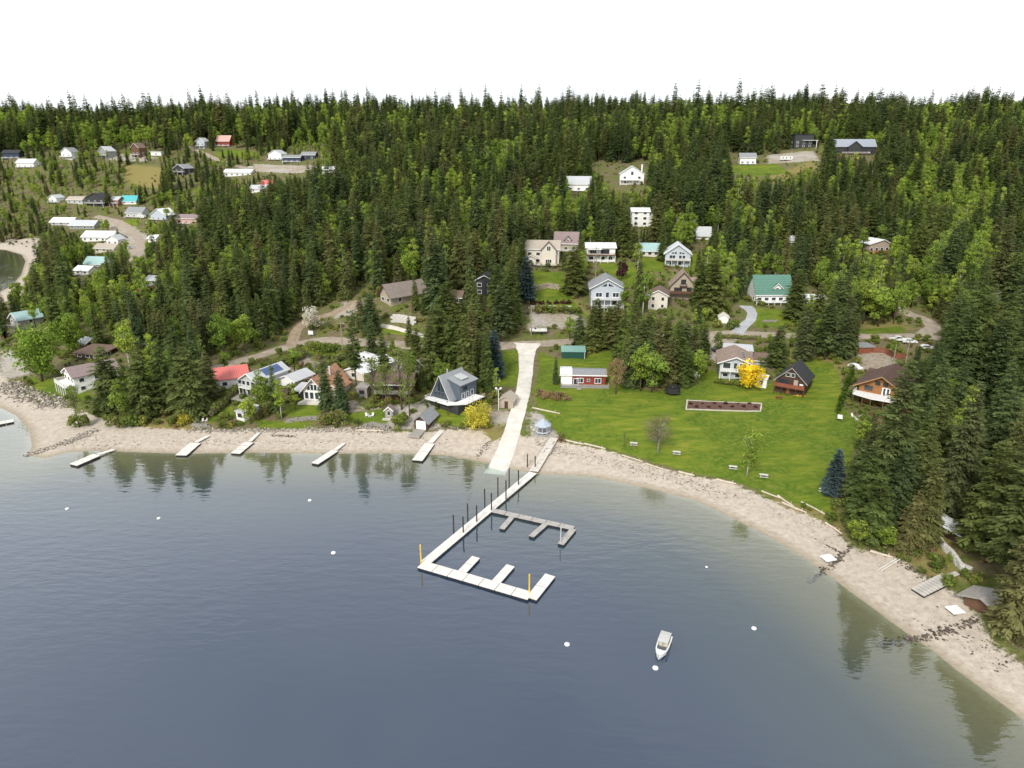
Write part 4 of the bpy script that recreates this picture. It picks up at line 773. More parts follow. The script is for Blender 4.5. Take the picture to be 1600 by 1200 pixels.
auto_windows(ro, w, h, l, white, 5, 1, 2, 1.1); deck(ro, -w * .55, w * .5, -2.6, -.01, .9, white, white, white, 7, fnd=2.5); volume(ro, 3.2, 3.4, h + 2.2, 1.5, 'y', white, r_green, x=w * .1, y=1.0, pre='dormer_', fnd=.1); window(ro, w * .1, h + .9, 1.0, 1.1, 1.0)
ro, w, l, h, rh, rf = house('low white building half hidden by firs beside the green roof', 1268, 473, 42, 6, 4, 6, 2, 'x', white, r_white, cols=3, shrink=.5)
ro, w, l, h, rh, rf = house('tiny white shed with open gable beside the driveway', 1130, 505, 15, 9, 5, 3, -12, 'y', white, offwhite, name='shed', cat='shed', ov=.3, shrink=.6)
ro, w, l, h, rh, rf = house('house with big grey brown roof and log gable beside the dirt lane', 603, 474, 30, 14, 14, 16, -48, 'y', tan, pm('grey brown roof', (.235, .195, .17), rough=.85, var=.2), ov=1.2, cols=2, sides=2, shrink=.7, trim=brown)
ro, w, l, h, rh, rf = house('small dark cottage with white porch under the tall firs', 706, 476, 30, 11, 7, 8, -8, 'x', darkbrown, r_brown, cols=2, shrink=.5, name='cottage', cat='cottage'); deck(ro, -w * .5, 0, -2, -.01, .5, palewood, white, white, 3)
ro, w, l, h, rh, rf = house('dark timber house with tall windows among the firs', 757, 462, 32, 22, 8, 9, -6, 'y', charcoal, r_black, cols=2, rows=2, shrink=.5)
ro, w, l, h, rh, rf = house('small white cabin high among the dense firs', 741, 360, 11, 8, 4, 5, -6, 'y', white, r_white, name='cabin', cat='cabin', cols=1, shrink=.7)
ro, w, l, h, rh, rf = house('white stepped house with square windows halfway up the hill', 1000, 354, 27, 22, 4, 9, -4, 'x', white, r_white, cols=2, rows=3, shrink=.8); volume(ro, 4, 7, 5, 1, 'y', white, r_lgrey, x=w / 2 + 2, y=.5, pre='annex_'); window(ro, w / 2 + 2, 3, 1.4, 1.4, .5)
ro, w, l, h, rh, rf = house('cottage with plain pale grey roof on the clearing edge', 1098, 374, 24, 6, 11, 8, -6, 'x', white, r_lgrey, cols=2, shrink=.7)
ro, w, l, h, rh, rf = house('pale grey house with broad deck beside the white green roofed house', 904, 299, 38, 11, 10, 10, -5, 'x', white, r_lgrey, cols=3, shrink=.7); deck(ro, -w * .7, w * .3, -3, -.01, .5, palewood, white, white, 4)
ro, w, l, h, rh, rf = house('white house with green grey roof, arched gable window and red fence', 987, 288, 37, 15, 11, 11, -6, 'y', white, pm('green grey roof', (.36, .42, .39), rough=.7, var=.15), cols=0, shrink=.9)
window(ro, 0, h - .8, 1.6, 2.2); window(ro, -w * .3, 3.4, 1.6, 1.4); window(ro, w * .3, 3.4, 1.6, 1.4); window(ro, -w * .25, .6, 2, 1.6); deck(ro, -w / 2, w * .3, -2.6, -.01, 2.7, white, white, white, 4); chimney(rf, w * .42, 7, h, h + rh + .8, white, .9)
MB().box(w / 2 + .4, w / 2 + 9, 1, 1.2, -2, 1.8).build('red_fence', redstain, ro)
ro, w, l, h, rh, rf = house('small white cottage with dark roof on the upper meadow', 1168, 257, 24, 10, 6, 9, -8, 'x', white, r_grey, cols=3, shrink=.8, name='cottage', cat='cottage'); deck(ro, -w / 2, w / 2, -2.4, -.01, .4, greywood, white, white, 4)
ro, w, l, h, rh, rf = house('long black house with grey metal roof and centre gable at the forest edge', 1336, 240, 62, 10, 10, 11, -2, 'x', charcoal, pm('blue grey metal roof', (.30, .33, .38), rough=.4, var=.1, stripe=('X', .8)), shrink=.85, trim=charcoal)
volume(ro, 10, 4, h, 3.8, 'y', charcoal, MATS['blue grey metal roof'], x=-1.5, y=-2.2, pre='gable_', trim=charcoal); auto_windows(ro, w, h, l, darkbrown, 6, 1, 1, .8); deck(ro, -w * .35, w * .3, -5, -2.3, .3, redstain, darkbrown, white, 6)
ro, w, l, h, rh, rf = house('black modern house with slanted roof beside the tall forest edge', 1255, 231, 30, 19, 2, 9, 4, 'flat', charcoal, r_black, cols=3, rows=2, shrink=.7); MB().box(-2, w * .7, -2, 4, h * .55, h * .58).build('canopy', r_white, ro); MB().box(w * .62, w * .65, -1.9, -1.6, -1, h * .548).build('canopy_post', white, ro)
ro, w, l, h, rh, rf = house('tan cabin with long white roof and red brown deck under leaning trees', 1373, 394, 38, 12, 6, 9, 14, 'y', tan, r_white, name='cabin', cat='cabin', cols=4, shrink=.8, apex=.3, ww=1.4); deck(ro, -w * .55, w * .4, -3, -.01, .4, redstain, darkbrown, redstain, 4)
ro, w, l, h, rh, rf = house('low building with pale grey roof deep in the right hand forest', 1233, 383, 22, 5, 7, 7, 0, 'x', grey, r_lgrey, cols=2, shrink=.6)
ro, w, l, h, rh, rf = house('white roofed cottage at the far right behind the big firs', 1574, 478, 40, 8, 8, 9, 10, 'x', grey, r_white, cols=3, shrink=.5)
# right hand grove
ro, w, l, h, rh, rf = house('small cabin with plain grey roof in the grove above the beach', 1490, 752, 24, 8, 9, 6, 18, 'x', darkbrown, r_grey, name='cabin', cat='cabin', cols=2, shrink=.35)
ro, w, l, h, rh, rf = house('cabin with white tarp roof above the curved stone wall', 1510, 845, 26, 10, 6, 7, 28, 'shed', darkbrown, r_white, name='cabin', cat='cabin', cols=2, shrink=.45)
ro, w, l, h, rh, rf = house('open brown shelter with grey board roof by the beach end', 1565, 962, 30, 13, 9, 5, 30, 'x', brown, greywood, name='shelter', cat='shelter', ov=1.0, cols=0, shrink=.7)
ro, w, l, h, rh, rf = house('long pale roofed garage in the gap of the right grove', 1545, 690, 34, 9, 5, 10, 24, 'x', grey, r_white, name='garage', cat='garage', cols=2, shrink=.35)

# ------------------------------------------------------------------ town on the far slope
TOWN = [  # label, px, py, wpx, hpx, rhpx, l, yaw, ridge, wall, roof, cols
 ('dark blue long house at the far end of the upper town lane', 18, 248, 26, 9, 5, 9, 0, 'x', navy, r_black, 3), ('white gabled house with grey roof above the wooded bank', 105, 249, 22, 11, 8, 10, -20, 'y', white, r_grey, 2),
 ('grey gabled house beside the upper lane firs', 162, 247, 20, 11, 8, 10, -25, 'y', grey, r_lgrey, 2), ('tall brown gabled house on dark stilts above the meadow', 213, 246, 17, 15, 8, 9, -25, 'y', brown, r_brown, 2),
 ('low white flat garage next to the brown stilt house', 244, 243, 16, 6, 2, 8, 0, 'flat', white, r_white, 1), ('narrow blue grey gabled house next to the barn red one', 314, 232, 15, 11, 6, 9, -15, 'y', bluegrey, r_lgrey, 2),
 ('barn red house with pinkish roof and white base at the top lane', 349, 229, 23, 9, 9, 9, -12, 'x', redwall, pink, 3), ('dark gabled house with white deck on the meadow edge', 281, 273, 24, 10, 7, 11, -28, 'y', charcoal, r_grey, 2),
 ('long low white workshop beside the gravel lane', 371, 275, 44, 6, 5, 12, -6, 'x', white, r_white, 5), ('white steep gabled house with wide porch next to the navy house', 430, 250, 24, 9, 7, 11, -18, 'y', white, r_lgrey, 3),
 ('navy house with dark grey hip roof beside the white steep gabled one', 456, 254, 28, 8, 4, 11, -4, 'x', navy, r_grey, 3), ('dark navy cottage at the forest end of the lane', 482, 249, 22, 7, 5, 9, -4, 'x', navy, r_grey, 2),
 ('building with bright coral red roof among pale roofs', 417, 293, 20, 5, 7, 10, -6, 'x', lightgrey, r_red, 2), ('pale grey roofed house in front of the coral red roof', 402, 300, 24, 5, 6, 10, -6, 'x', white, r_lgrey, 2),
 ('white shed with bright roof at the forest end of town', 513, 270, 20, 5, 5, 8, -6, 'x', white, r_white, 1), ('small white gabled house with deck below the wooded bank', 83, 317, 15, 8, 5, 9, -15, 'y', white, r_lgrey, 1),
 ('pale grey bungalow with tan roof beside the black timber house', 117, 318, 28, 6, 5, 10, -10, 'x', lightgrey, r_tan, 3), ('large black timber house with dark roof and tall posts', 150, 322, 34, 13, 8, 12, -12, 'y', charcoal, r_black, 3),
 ('brick coloured narrow house beside the black timber house', 180, 322, 14, 10, 5, 9, -10, 'x', redstain, r_lgrey, 2), ('house with bright turquoise roof above the town road', 201, 319, 25, 5, 9, 10, -4, 'x', white, r_teal, 2),
 ('bungalow with plain grey roof below the turquoise roof', 210, 340, 30, 8, 9, 11, -14, 'x', lightgrey, r_grey, 3), ('white house with pale striped roof beside the lone town firs', 248, 344, 32, 8, 11, 12, -22, 'y', bluegrey, r_white, 3),
 ('long faded pink house with salmon end wall', 292, 350, 36, 9, 6, 11, -8, 'x', pink, r_mauve, 3), ('wide white roofed hall on the town flat', 96, 352, 36, 5, 7, 12, -4, 'x', lightgrey, r_white, 3),
 ('long pale grey roofed row house on the town flat', 128, 358, 42, 6, 8, 12, -6, 'x', grey, r_lgrey, 4), ('big white roofed lodge beside the town road', 152, 377, 50, 7, 9, 14, -6, 'x', white, r_white, 5),
 ('small white dormered cottage in front of the big lodge', 176, 382, 20, 8, 7, 9, -8, 'y', white, r_lgrey, 2), ('low cottage with tan shingle roof and orange shrubs', 163, 394, 34, 6, 7, 10, -8, 'x', offwhite, r_tan, 3),
 ('cottage with pale teal roof at the woods edge by the bay', 146, 418, 32, 6, 11, 9, -10, 'x', white, r_pteal, 2), ('white cabin partly hidden at the woods edge by the bay', 128, 430, 26, 8, 6, 8, -12, 'x', white, r_white, 2),
 ('tiny white cottage at the near bend of the town road', 238, 378, 14, 6, 5, 7, -12, 'x', white, r_white, 1), ('white house with twin roofs on the old quarry terrace', 40, 262, 30, 8, 6, 10, -8, 'x', white, r_white, 3),
]
for (lb, px, py, w_, h_, r_, l_, yw, rg, wl, rf_, cl) in TOWN:
    ro, w, l, h, rh, rf = house(lb, px, py, w_, h_ * .92, r_ * .8, l_, yw, rg, wl, rf_, cols=cl, rows=2 if h_ > 9 else 1, ov=.7, shrink=.8, ww=1.5, trim=white if rf_ is not r_black else None)
    if h_ >= 8: deck(ro, -w / 2, w / 2, -2.5, -.01, 2.6 if h_ > 9 else .6, greywood, white, white, 3)
# ------------------------------------------------------------------ docks
rubber = pm('dark float', (.02, .02, .022), rough=.7, var=.3); whitedock = pm('white dock boards', (.70, .68, .63), rough=.8, var=.22, scale=1.0, stripe=('X', .28)); greydock = pm('grey dock boards', (.42, .40, .37), rough=.9, var=.3, scale=1.5, stripe=('X', .28)); steel = pm('rusty steel pile', (.055, .040, .034), rough=.8, var=.4)
def run_dock(root, a, b, width, top, sect=3.0, m=whitedock, flt=True, gap=.1, th=.13):
    """walkway from a to b as separate float sections (children of root); a, b world points relative to root"""
    a, b = Vector(a), Vector(b); d = b - a; L_ = d.length; u = d.normalized(); s = Vector((-u.y, u.x, 0)).normalized() * width / 2; n = max(1, round(L_ / sect)); up = Vector((0, 0, 1))
    for i in range(n):
        p, q = a + u * (L_ * i / n + gap / 2), a + u * (L_ * (i + 1) / n - gap / 2); z = Vector((0, 0, random.uniform(-.012, .012)))
        fr = Matrix.Translation(p) @ Matrix(((u.x, s.normalized().x, 0), (u.y, s.normalized().y, 0), (u.z, 0, 1))).to_4x4()
        ln = (q - p).length
        o = MB().box(0, ln, -width / 2, width / 2, top - th + z.z, top + z.z).build('deck_section', m, root); o.matrix_local = fr
        if flt: MB().box(.03, ln - .03, -width / 2 + .03, width / 2 - .03, top - th - .6, top - th - .004).build('float', rubber, o)
def W(px, py, z=0.0): return Vector(at_z(px, py, z))
MO = W(720, 840); mr_ = empty('marina_dock', MO, 0, 'large white marina dock with finger piers and dark piles beside the boat ramp', 'dock')
def mrun(p, q, w, m=whitedock, top=.5): run_dock(mr_, W(*p, top) - MO - Vector((0, 0, top)), W(*q, top) - MO - Vector((0, 0, top)), w, top, 3.2, m)
mrun((833, 738), (663, 880), 2.0); mrun((657, 881), (829, 931), 2.3); mrun((722, 893), (744, 870), 1.7); mrun((775, 909), (798, 883), 1.7); mrun((830, 935), (860, 898), 2.0)
mrun((770, 797), (897, 825), 1.5, greydock); mrun((801, 806), (784, 826), 1.2, greydock); mrun((854, 817), (830, 838), 1.2, greydock); mrun((896, 826), (876, 850), 1.3, greydock)
for x_, t_, b_ in [(709,805,831),(724,808,835),(731,787,812),(745,790,818),(757.5,764,789),(768,771,800),(778,746,771),(790.6,751,783),(795.6,732,757),(810,735,760),(824,710,731),(836,713,734)]:
    p = W(x_, b_) - MO; lo = 1.0
    while project(p.x + MO.x, p.y + MO.y, lo)[1] > t_: lo += .1
    MB().tube([(p.x, p.y, -2.5), (p.x, p.y, lo)], .14, 8).build('pile', steel, mr_)
for x_, t_, b_, m_ in [(658,853,880,yellow),(827,899,926,yellow),(876,826,847,lightgrey)]:
    p = W(x_, b_, .5) - MO; lo = 1.0
    while project(p.x + MO.x, p.y + MO.y, lo)[1] > t_: lo += .1
    o = MB().tube([(p.x, p.y, .35), (p.x, p.y, lo)], .13, 10).build('pile_sleeve', m_, mr_); MB().tube([(p.x, p.y, -2.5), (p.x, p.y, .345)], .14, 8).build('pile', steel, o)
    MB().lathe([(.15, 0), (.13, .1), (.02, .24)], 10).build('cap', m_, o, loc=(p.x, p.y, lo + .003))
g0, g1 = at(866, 686), W(834, 737, .5); gr_ = empty('gangway', g1 - Vector((0, 0, .5)), 0, 'weathered grey gangway linking the beach to the marina dock', 'gangway')
run_dock(gr_, (0, 0, .05), g0 - g1 + Vector((0, 0, .35)), 2.2, .62, 2.0, palewood, False)
for k, (x_, y_) in enumerate([(872,684),(862,692),(868,698),(858,697)]):
    a, b = at(x_, y_), at(x_ - 9, y_ + 14); c = (a + b) / 2; o = empty('timber', c, math.atan2(b.y - a.y, b.x - a.x), 'grey timber lying across the top of the gangway', 'timber', 'timbers at the gangway')
    MB().box(-2.2, 2.2, -.14, .14, -.05, .45 + .03 * k).build('beam', greywood, o)
def private_dock(label, p0, p1, w, p2=None, gw=1.1, m=whitedock, group=None, sect=2.4):
    g = [max(gz(*W(*p)[:2]), 0) for p in (p0, p1)]; q = [at(*p) if at_z(*p, 0) and shore(*[np.array([v]) for v in at_z(*p, 0)[:2]])[0] > 0 else W(*p) for p in (p0, p1)]
    for v in q: v.z = max(v.z, 0)
    c = q[0].copy(); r = empty('private_dock', c, 0, label, 'dock', group)
    run_dock(r, (0, 0, 0), q[1] - c, w, .5, sect, m)
    if p2:
        e = at(*p2); e.z = max(e.z, 0); run_dock(r, q[1] - c + (e - q[1]).normalized() * .1, e - c, gw, .55, 9, m, False)
private_dock('white dock with square platform beside the rocky spit', (115, 729), (152, 713), 2.6, (179, 705))
private_dock('pale dock pulled up the beach below the weeping yellow shrub', (283, 714), (306, 694), 3.0, (327, 682))
private_dock('pale dock below the small white boathouse', (368, 711), (390, 693), 2.6, (405, 677))
private_dock('narrow pale dock below the glass gabled chalet', (492, 727), (524, 706), 2.0, (538, 694))
private_dock('long white dock beside the beach boathouse', (652, 722), (672, 695), 2.7, (691, 672), 1.5)
private_dock('white dock float off the gravel point', (-4, 664), (22, 659), 2.4)
private_dock('broad weathered grey dock stranded on the beach by the grove', (1433, 929), (1482, 904), 2.5, (1496, 897), 1.0, pm('grey weathered planks', (.50, .47, .43), var=.35, scale=.7), sect=.75)
for (x_, y_, lb, rz) in ((1294, 874, 'white square swim raft beside the stone groyne', .3), (1492, 955, 'white square swim raft near the dark rock line', .2)):
    p = at(x_, y_); r = empty('swim_raft', p, rz, lb, 'raft'); MB().box(-1.1, 1.1, -1.0, 1.0, .2, .42).build('deck', whitevinyl, r); MB().box(-.95, -.35, -.9, .9, -.05, .195).build('float', rubber, r); MB().box(.35, .95, -.9, .9, -.05, .195).build('float', rubber, r)
for k, (x0_, y0_, x1_, y1_) in enumerate(((1371, 892, 1404, 872), (1376, 893, 1407, 874))):
    a, b = at(x0_, y0_), at(x1_, y1_); o = empty('dock_rail', a, 0, 'pale launch rail lying on the sand next to its twin', 'rail', 'launch rails on the sand'); MB().tube([(0, 0, .12), tuple(b - a + Vector((0, 0, .12)))], .11, 6).build('beam', whitedock, o)

# ------------------------------------------------------------------ buoys and boats
bw = pm('white buoy', (.80, .80, .79), rough=.35, var=.05)
for x_, y_, s_, lb in [(105,795,.40,'white mooring buoy farthest from the marina off the rocky spit'),(248,810,.38,'white mooring buoy off the beach of the red roofed house'),(484,782,.42,'white mooring buoy off the narrow chalet dock'),(521,864,.46,'white mooring buoy in open water beside the marina yellow pile'),
                       (886,1007,.44,'white mooring buoy between the moored motorboat and the marina end'),(1178,982,.42,'white mooring buoy between the motorboat and the stranded grey dock'),(1104,886,.24,'tiny white buoy off the middle of the lawn beach'),(1024,1044,.46,'white mooring buoy tied at the bow of the motorboat')]:
    p = W(x_, y_); o = empty('mooring_buoy', p, 0, lb, 'buoy'); MB().lathe([(s_ * .5, -s_ * .55), (s_ * .95, -s_ * .2), (s_, .05), (s_ * .88, s_ * .4), (s_ * .5, s_ * .66), (s_ * .12, s_ * .74)], 14).build('float', bw, o, True)
    MB().tube([(0, 0, s_ * .7), (0, 0, s_ * .95)], s_ * .1, 6).build('ring', darkmetal, o)
gel = pm('white gelcoat', (.78, .78, .76), rough=.25, var=.05, spec=.5); cream = pm('cream vinyl', (.60, .55, .46), rough=.6, var=.1); canvas = pm('grey canvas', (.48, .48, .46), rough=.8, var=.12)
def hull(L_=6.2, B=2.3, D=.95):
    """open runabout hull, bow at +x, waterline at z=0"""
    st = [(-.5, .94, .0), (-.3, 1, .0), (0, 1, 0), (.22, .86, .05), (.38, .52, .13), (.47, .2, .22), (.5, .03, .28)]; mb = MB(); V = []
    for f, b, sh in st:
        x = f * L_; hb = B / 2 * b; keel = -.3 + max(0, f - .2) * 1.6
        V += [(x, -hb, D + sh), (x, -hb * .92, .25 + sh), (x, -hb * .5, -.12 + sh), (x, 0, keel), (x, hb * .5, -.12 + sh), (x, hb * .92, .25 + sh), (x, hb, D + sh)]
    n = 7; fs = [(i * n + k, i * n + k + 1, (i + 1) * n + k + 1, (i + 1) * n + k) for i in range(len(st) - 1) for k in range(6)] + [(0, 1, 2, 3, 4, 5, 6)]
    mb.add(V, fs)
    g = MB()    # gunwale and fore deck
    for i in range(len(st) - 1):
        (f, b, s), (f2, b2, s2) = st[i], st[i + 1]
        for sg in (-1, 1):
            inn = .2 if f < .2 else None
            y0, y1 = sg * B / 2 * b, sg * B / 2 * b2
            i0, i1 = (y0 - sg * .22, y1 - sg * .22) if f2 <= .23 else (0, 0)
            z0_, z1_ = D + s + .01, D + s2 + .01
            if f2 > .23 and f < .22: i0 = y0 - sg * .22
            g.add([(f * L_, y0, z0_), (f2 * L_, y1, z1_), (f2 * L_, i1, z1_ + (.06 if i1 == 0 else 0)), (f * L_, i0, z0_ + (.06 if i0 == 0 else 0))], [(0, 1, 2, 3)])
    return mb, g
def motorboat(loc, rz, label, top=True):
    r = empty('motorboat', loc, rz, label, 'boat'); h_, g = hull(); ho = h_.build('hull', gel, r); g.build('gunwale', gel, r)
    MB().box(-3.0, 1.5, -.9, .9, .22, .26).build('cockpit_floor', cream, r)
    for x_, y_ in ((-.2, -.5), (-.2, .5)): MB().box(x_ - .3, x_ + .3, y_ - .26, y_ + .26, .265, .7).box(x_ - .36, x_ - .24, y_ - .26, y_ + .26, .705, 1.15).build('seat', cream, r)
    MB().box(-2.9, -2.2, -.85, .85, .265, .75).build('stern_bench', cream, r); MB().prism([(.85, -.85), (1.15, -.8), (1.3, 0), (1.15, .8), (.85, .85)], .9, .98, 'z').build('dash', gel, r)
    MB().add([(1.1, -.85, 1.0), (1.45, 0, 1.0), (1.1, .85, 1.0), (.8, -.78, 1.5), (1.1, 0, 1.5), (.8, .78, 1.5)], [(0, 1, 4, 3), (1, 2, 5, 4)]).build('windshield', glass, r)
    if top:
        MB().prism([(-2.6, 2.0), (-1.6, 2.1), (-.2, 2.1), (.5, 2.0), (.5, 2.05), (-.2, 2.16), (-1.6, 2.16), (-2.6, 2.05)], -.95, .95, 'y').build('canopy', canvas, r)
        fr = MB()
        for x_ in (-2.3, .2):
            for y_ in (-.92, .92): fr.tube([(-1.0, y_, .97), (x_, y_, 2.03)], .025, 5)
        fr.build('canopy_frame', darkmetal, r)
    MB().box(-3.65, -3.2, -.22, .22, .5, 1.15).box(-3.5, -3.3, -.12, .12, -.3, .5).build('outboard', charcoal, r); return r
a, b = W(1041, 1000), W(1029, 1031); motorboat((a + b) / 2, math.atan2(b.y - a.y, b.x - a.x), 'white motorboat with grey canopy moored at its buoy').scale = (.86, .86, .86)
p = at(841, 522); bt = motorboat(p + Vector((0, 0, 1.0)), R(182), 'white motorboat parked on a trailer beside the shore road', False)
tr_ = MB().box(-3.2, 3.6, -.08, .08, -.55, -.42).box(-1.2, -1.0, -1.0, 1.0, -.6, -.5).box(3.6, 4.6, -.05, .05, -.6, -.5).box(-2.6, -2.4, -.75, -.55, -.42, .1).box(-2.6, -2.4, .55, .75, -.42, .1).build('trailer', darkmetal, bt)
for s_ in (-1, 1): MB().tube([(-1.1, s_ * 1.0, -.66), (-1.1, s_ * 1.22, -.66)], .34, 12).build('wheel', rubber, tr_)
def kayak(x, y, rz, m, lb):
    p = at(x, y); o = empty('kayak', p, rz, lb, 'kayak'); V = [(-1.7, 0, .28), (-1.2, -.2, .3), (0, -.34, .33), (1.2, -.2, .3), (1.7, 0, .28), (1.2, .2, .3), (0, .34, .33), (-1.2, .2, .3)]
    lo = [(a * .9, b_ * .6, .03) for a, b_, _ in V]; MB().add(V + lo, [tuple(range(8)), tuple(range(8, 16))[::-1]] + [(i, (i + 1) % 8, 8 + (i + 1) % 8, 8 + i) for i in range(8)]).build('hull', m, o); MB().lathe([(.22, .335), (.26, .4), (.2, .4)], 8).build('cockpit', charcoal, o)
kayak(318, 650, .5, yellow, 'yellow kayak on a rack beside the weeping yellow shrub'); kayak(364, 664, -.1, yellow, 'yellow kayak lying in front of the small white boathouse'); kayak(832, 671, 1.9, offwhite, 'cream canoe leaning beside the gazebo')
kayak(1249, 619, -.1, yellow, 'yellow kayak lying under the dark cabin balcony')

# ------------------------------------------------------------------ vehicles
paintw = pm('white car paint', (.75, .75, .74), rough=.25, var=.05, spec=.6); paintd = pm('dark car paint', (.05, .055, .065), rough=.25, var=.1, spec=.6); paints = pm('silver car paint', (.45, .46, .47), rough=.3, var=.05, spec=.6)
def car(x, y, rz, m, lb, kind='car'):
    p = at(x, y); o = empty('parked_' + kind, p, R(rz), lb, kind); L_ = 4.6 if kind == 'car' else 5.4
    if kind == 'car': prof = [(-2.3, .35), (2.3, .35), (2.32, .75), (1.9, .95), (1.0, 1.0), (.4, 1.5), (-1.2, 1.55), (-2.0, 1.05), (-2.3, .95)]
    else: prof = [(-2.7, .45), (2.7, .45), (2.72, 1.0), (1.5, 1.1), (.9, 1.75), (-.7, 1.78), (-.75, 1.1), (-2.7, 1.1)]
    MB().prism(prof, -.88, .88, 'y').build('body', m, o)
    wn = MB()
    wp = [(.85, 1.06), (.38, 1.42), (-1.1, 1.45), (-1.7, 1.08)] if kind == 'car' else [(1.3, 1.15), (.85, 1.65), (-.6, 1.68), (-.6, 1.15)]
    for s_ in (-1, 1): MB().prism(wp, s_ * .885 - .012, s_ * .885 + .012, 'y').build('side_window', glass, o)
    for x_ in (-1.45, 1.45):
        for s_ in (-1, 1): w_ = MB().tube([(x_, s_ * .7, .33), (x_, s_ * .93, .33)], .33, 12).build('wheel', rubber, o); MB().tube([(x_, s_ * .9, .33), (x_, s_ * .945, .33)], .17, 8).build('rim', lightgrey, w_)
    return o
def camper(x, y, rz, lb, L_=8.0):
    p = at(x, y); o = empty('camper_trailer', p, R(rz), lb, 'trailer'); MB().prism([(-L_ / 2, .6), (L_ / 2 - .6, .6), (L_ / 2, 1.3), (L_ / 2 - .2, 3.0), (-L_ / 2 + .3, 3.1), (-L_ / 2, 2.8)], -1.2, 1.2, 'y').build('body', paintw, o)
    for x_ in (-L_ * .3, -.2, L_ * .28): MB().box(x_ - .5, x_ + .5, -1.23, -1.203, 1.7, 2.4).build('window', glass, o)
    MB().box(-L_ / 2 + .3, L_ / 2 - .6, -1.225, -1.204, 1.15, 1.3).build('stripe', grey, o); MB().box(-.5, .9, -.4, .4, 3.06, 3.3).build('roof_unit', lightgrey, o)
    for x_ in (-.8, .1):
        for s_ in (-1, 1): MB().tube([(x_, s_ * .95, .36), (x_, s_ * 1.15, .36)], .36, 12).build('wheel', rubber, o)
    MB().box(L_ / 2 - .1, L_ / 2 + 1.1, -.06, .06, .55, .68).build('hitch', darkmetal, o)
camper(574, 566, -38, 'white camper trailer parked behind the long cream garage'); camper(1228, 251, 0, 'white camper trailer parked on the upper meadow', 9.5); camper(1500, 778, 22, 'white camper trailer under the trees above the beach', 6.5)
camper(222, 341, -25, 'white camper trailer beside the town road bend', 8)
for a_ in [(1402,533,-8,paintw,'white pickup parked under the tree by the red fence','pickup'),(1421,536,-12,paintw,'white car parked beside the white pickup at the roadside'),(1448,546,-14,paintw,'white car parked behind the log chalet at the road bend'),(606,572,60,paints,'silver car parked beside the white camper'),
           (1336,576,-70,paintw,'white car parked under the chalet garage wall'),(1122,548,20,paintd,'dark car on the gravel apron behind the balcony house'),(196,372,-30,paintd,'dark car on the town road'),(205,388,-30,paints,'silver car at the lower town road'),(232,350,-30,paintw,'white car by the striped roof house'),
           (392,262,0,paintw,'white car on the upper town lane near the workshop'),(345,236,0,paintd,'dark car below the barn red house'),(1300,255,0,paintd,'dark car beside the black long house'),(890,488,-80,paintd,'dark car on the terrace below the rock wall')]: car(*a_)

# ------------------------------------------------------------------ lawn things
def table(x, y, rz, m, lb):
    p = at(x, y); o = empty('picnic_table', p, R(rz), lb, 'table')
    for k in range(4): MB().box(-.95, .95, -.4 + k * .205, -.21 + k * .205, .72, .77).build('plank', m, o)
    for s_ in (-1, 1): MB().box(-.95, .95, s_ * .75 - .13, s_ * .75 + .13, .42, .46).build('bench', m, o)
    for x_ in (-.65, .65): MB().box(x_ - .04, x_ + .04, -.8, .8, .36, .418).box(x_ - .04, x_ + .04, -.35, -.27, -.1, .355).box(x_ - .04, x_ + .04, .27, .35, -.1, .355).box(x_ - .04, x_ + .04, -.3, .3, .66, .716).box(x_ - .04, x_ + .04, -.05, .05, .42, .655).build('leg_frame', m, o)
ptm = pm('bleached picnic boards', (.62, .60, .56), var=.15)
for x_, y_, rz, lb in ((990,696,-8,'grey picnic table beside the bare tree nearest the gangway'),(1057,710,-10,'grey picnic table on the other side of the bare tree toward the grove'),(1145,733,-14,'grey picnic table on the lawn edge beside the young green tree'),(1193,746,-14,'grey picnic table between the young green tree and the blue spruce'),(1287,769,-35,'grey picnic table at the foot of the blue spruce')): table(x_, y_, rz, ptm, lb)
table(1217, 623, -20, redstain, 'red brown picnic table in front of the dark cabin')
p = at(1051, 616); o = empty('trampoline', p, 0, 'black round trampoline on the lawn by the thicket', 'trampoline'); MB().lathe([(2.1, .85), (2.25, .9), (2.1, .98)], 20).build('frame_pad', charcoal, o); MB().lathe([(2.05, .9), (1.0, .86), (.05, .85)], 20).build('jumping_mat', black, o)
for k in range(6): MB().tube([(2.1 * math.cos(k * 1.047), 2.1 * math.sin(k * 1.047), -.1), (2.1 * math.cos(k * 1.047), 2.1 * math.sin(k * 1.047), .85)], .05, 6).build('leg', darkmetal, o)
nt_ = MB(); nt_.lathe([(2.12, 1.0), (2.12, 2.3), (2.1, 2.3), (2.1, 1.0)], 20); nt_.build('safety_net', pm('black net', (.03, .03, .032), rough=.9), o)
p = at(1086, 588); o = empty('dome_tent', p, R(20), 'small white dome tent at the edge of the thicket', 'tent'); MB().lathe([(1.6, -.1), (1.55, .5), (1.2, 1.15), (.7, 1.5), (.05, 1.65)], 10).build('canopy', white, o, True); MB().prism([(-.5, .02), (.5, .02), (0, 1.1)], -1.62, -1.45, 'y').build('door', charcoal, o)
p = at(1312, 655); o = empty('white_table', p, R(-25), 'long white folding table on the lawn near the cedar hedge', 'table'); MB().box(-.6, .6, -1.6, 1.6, .68, .74).build('top', white, o)
for x_ in (-.5, .5):
    for y_ in (-1.4, 1.4): MB().box(x_ - .04, x_ + .04, y_ - .04, y_ + .04, -.1, .676).build('leg', darkmetal, o)
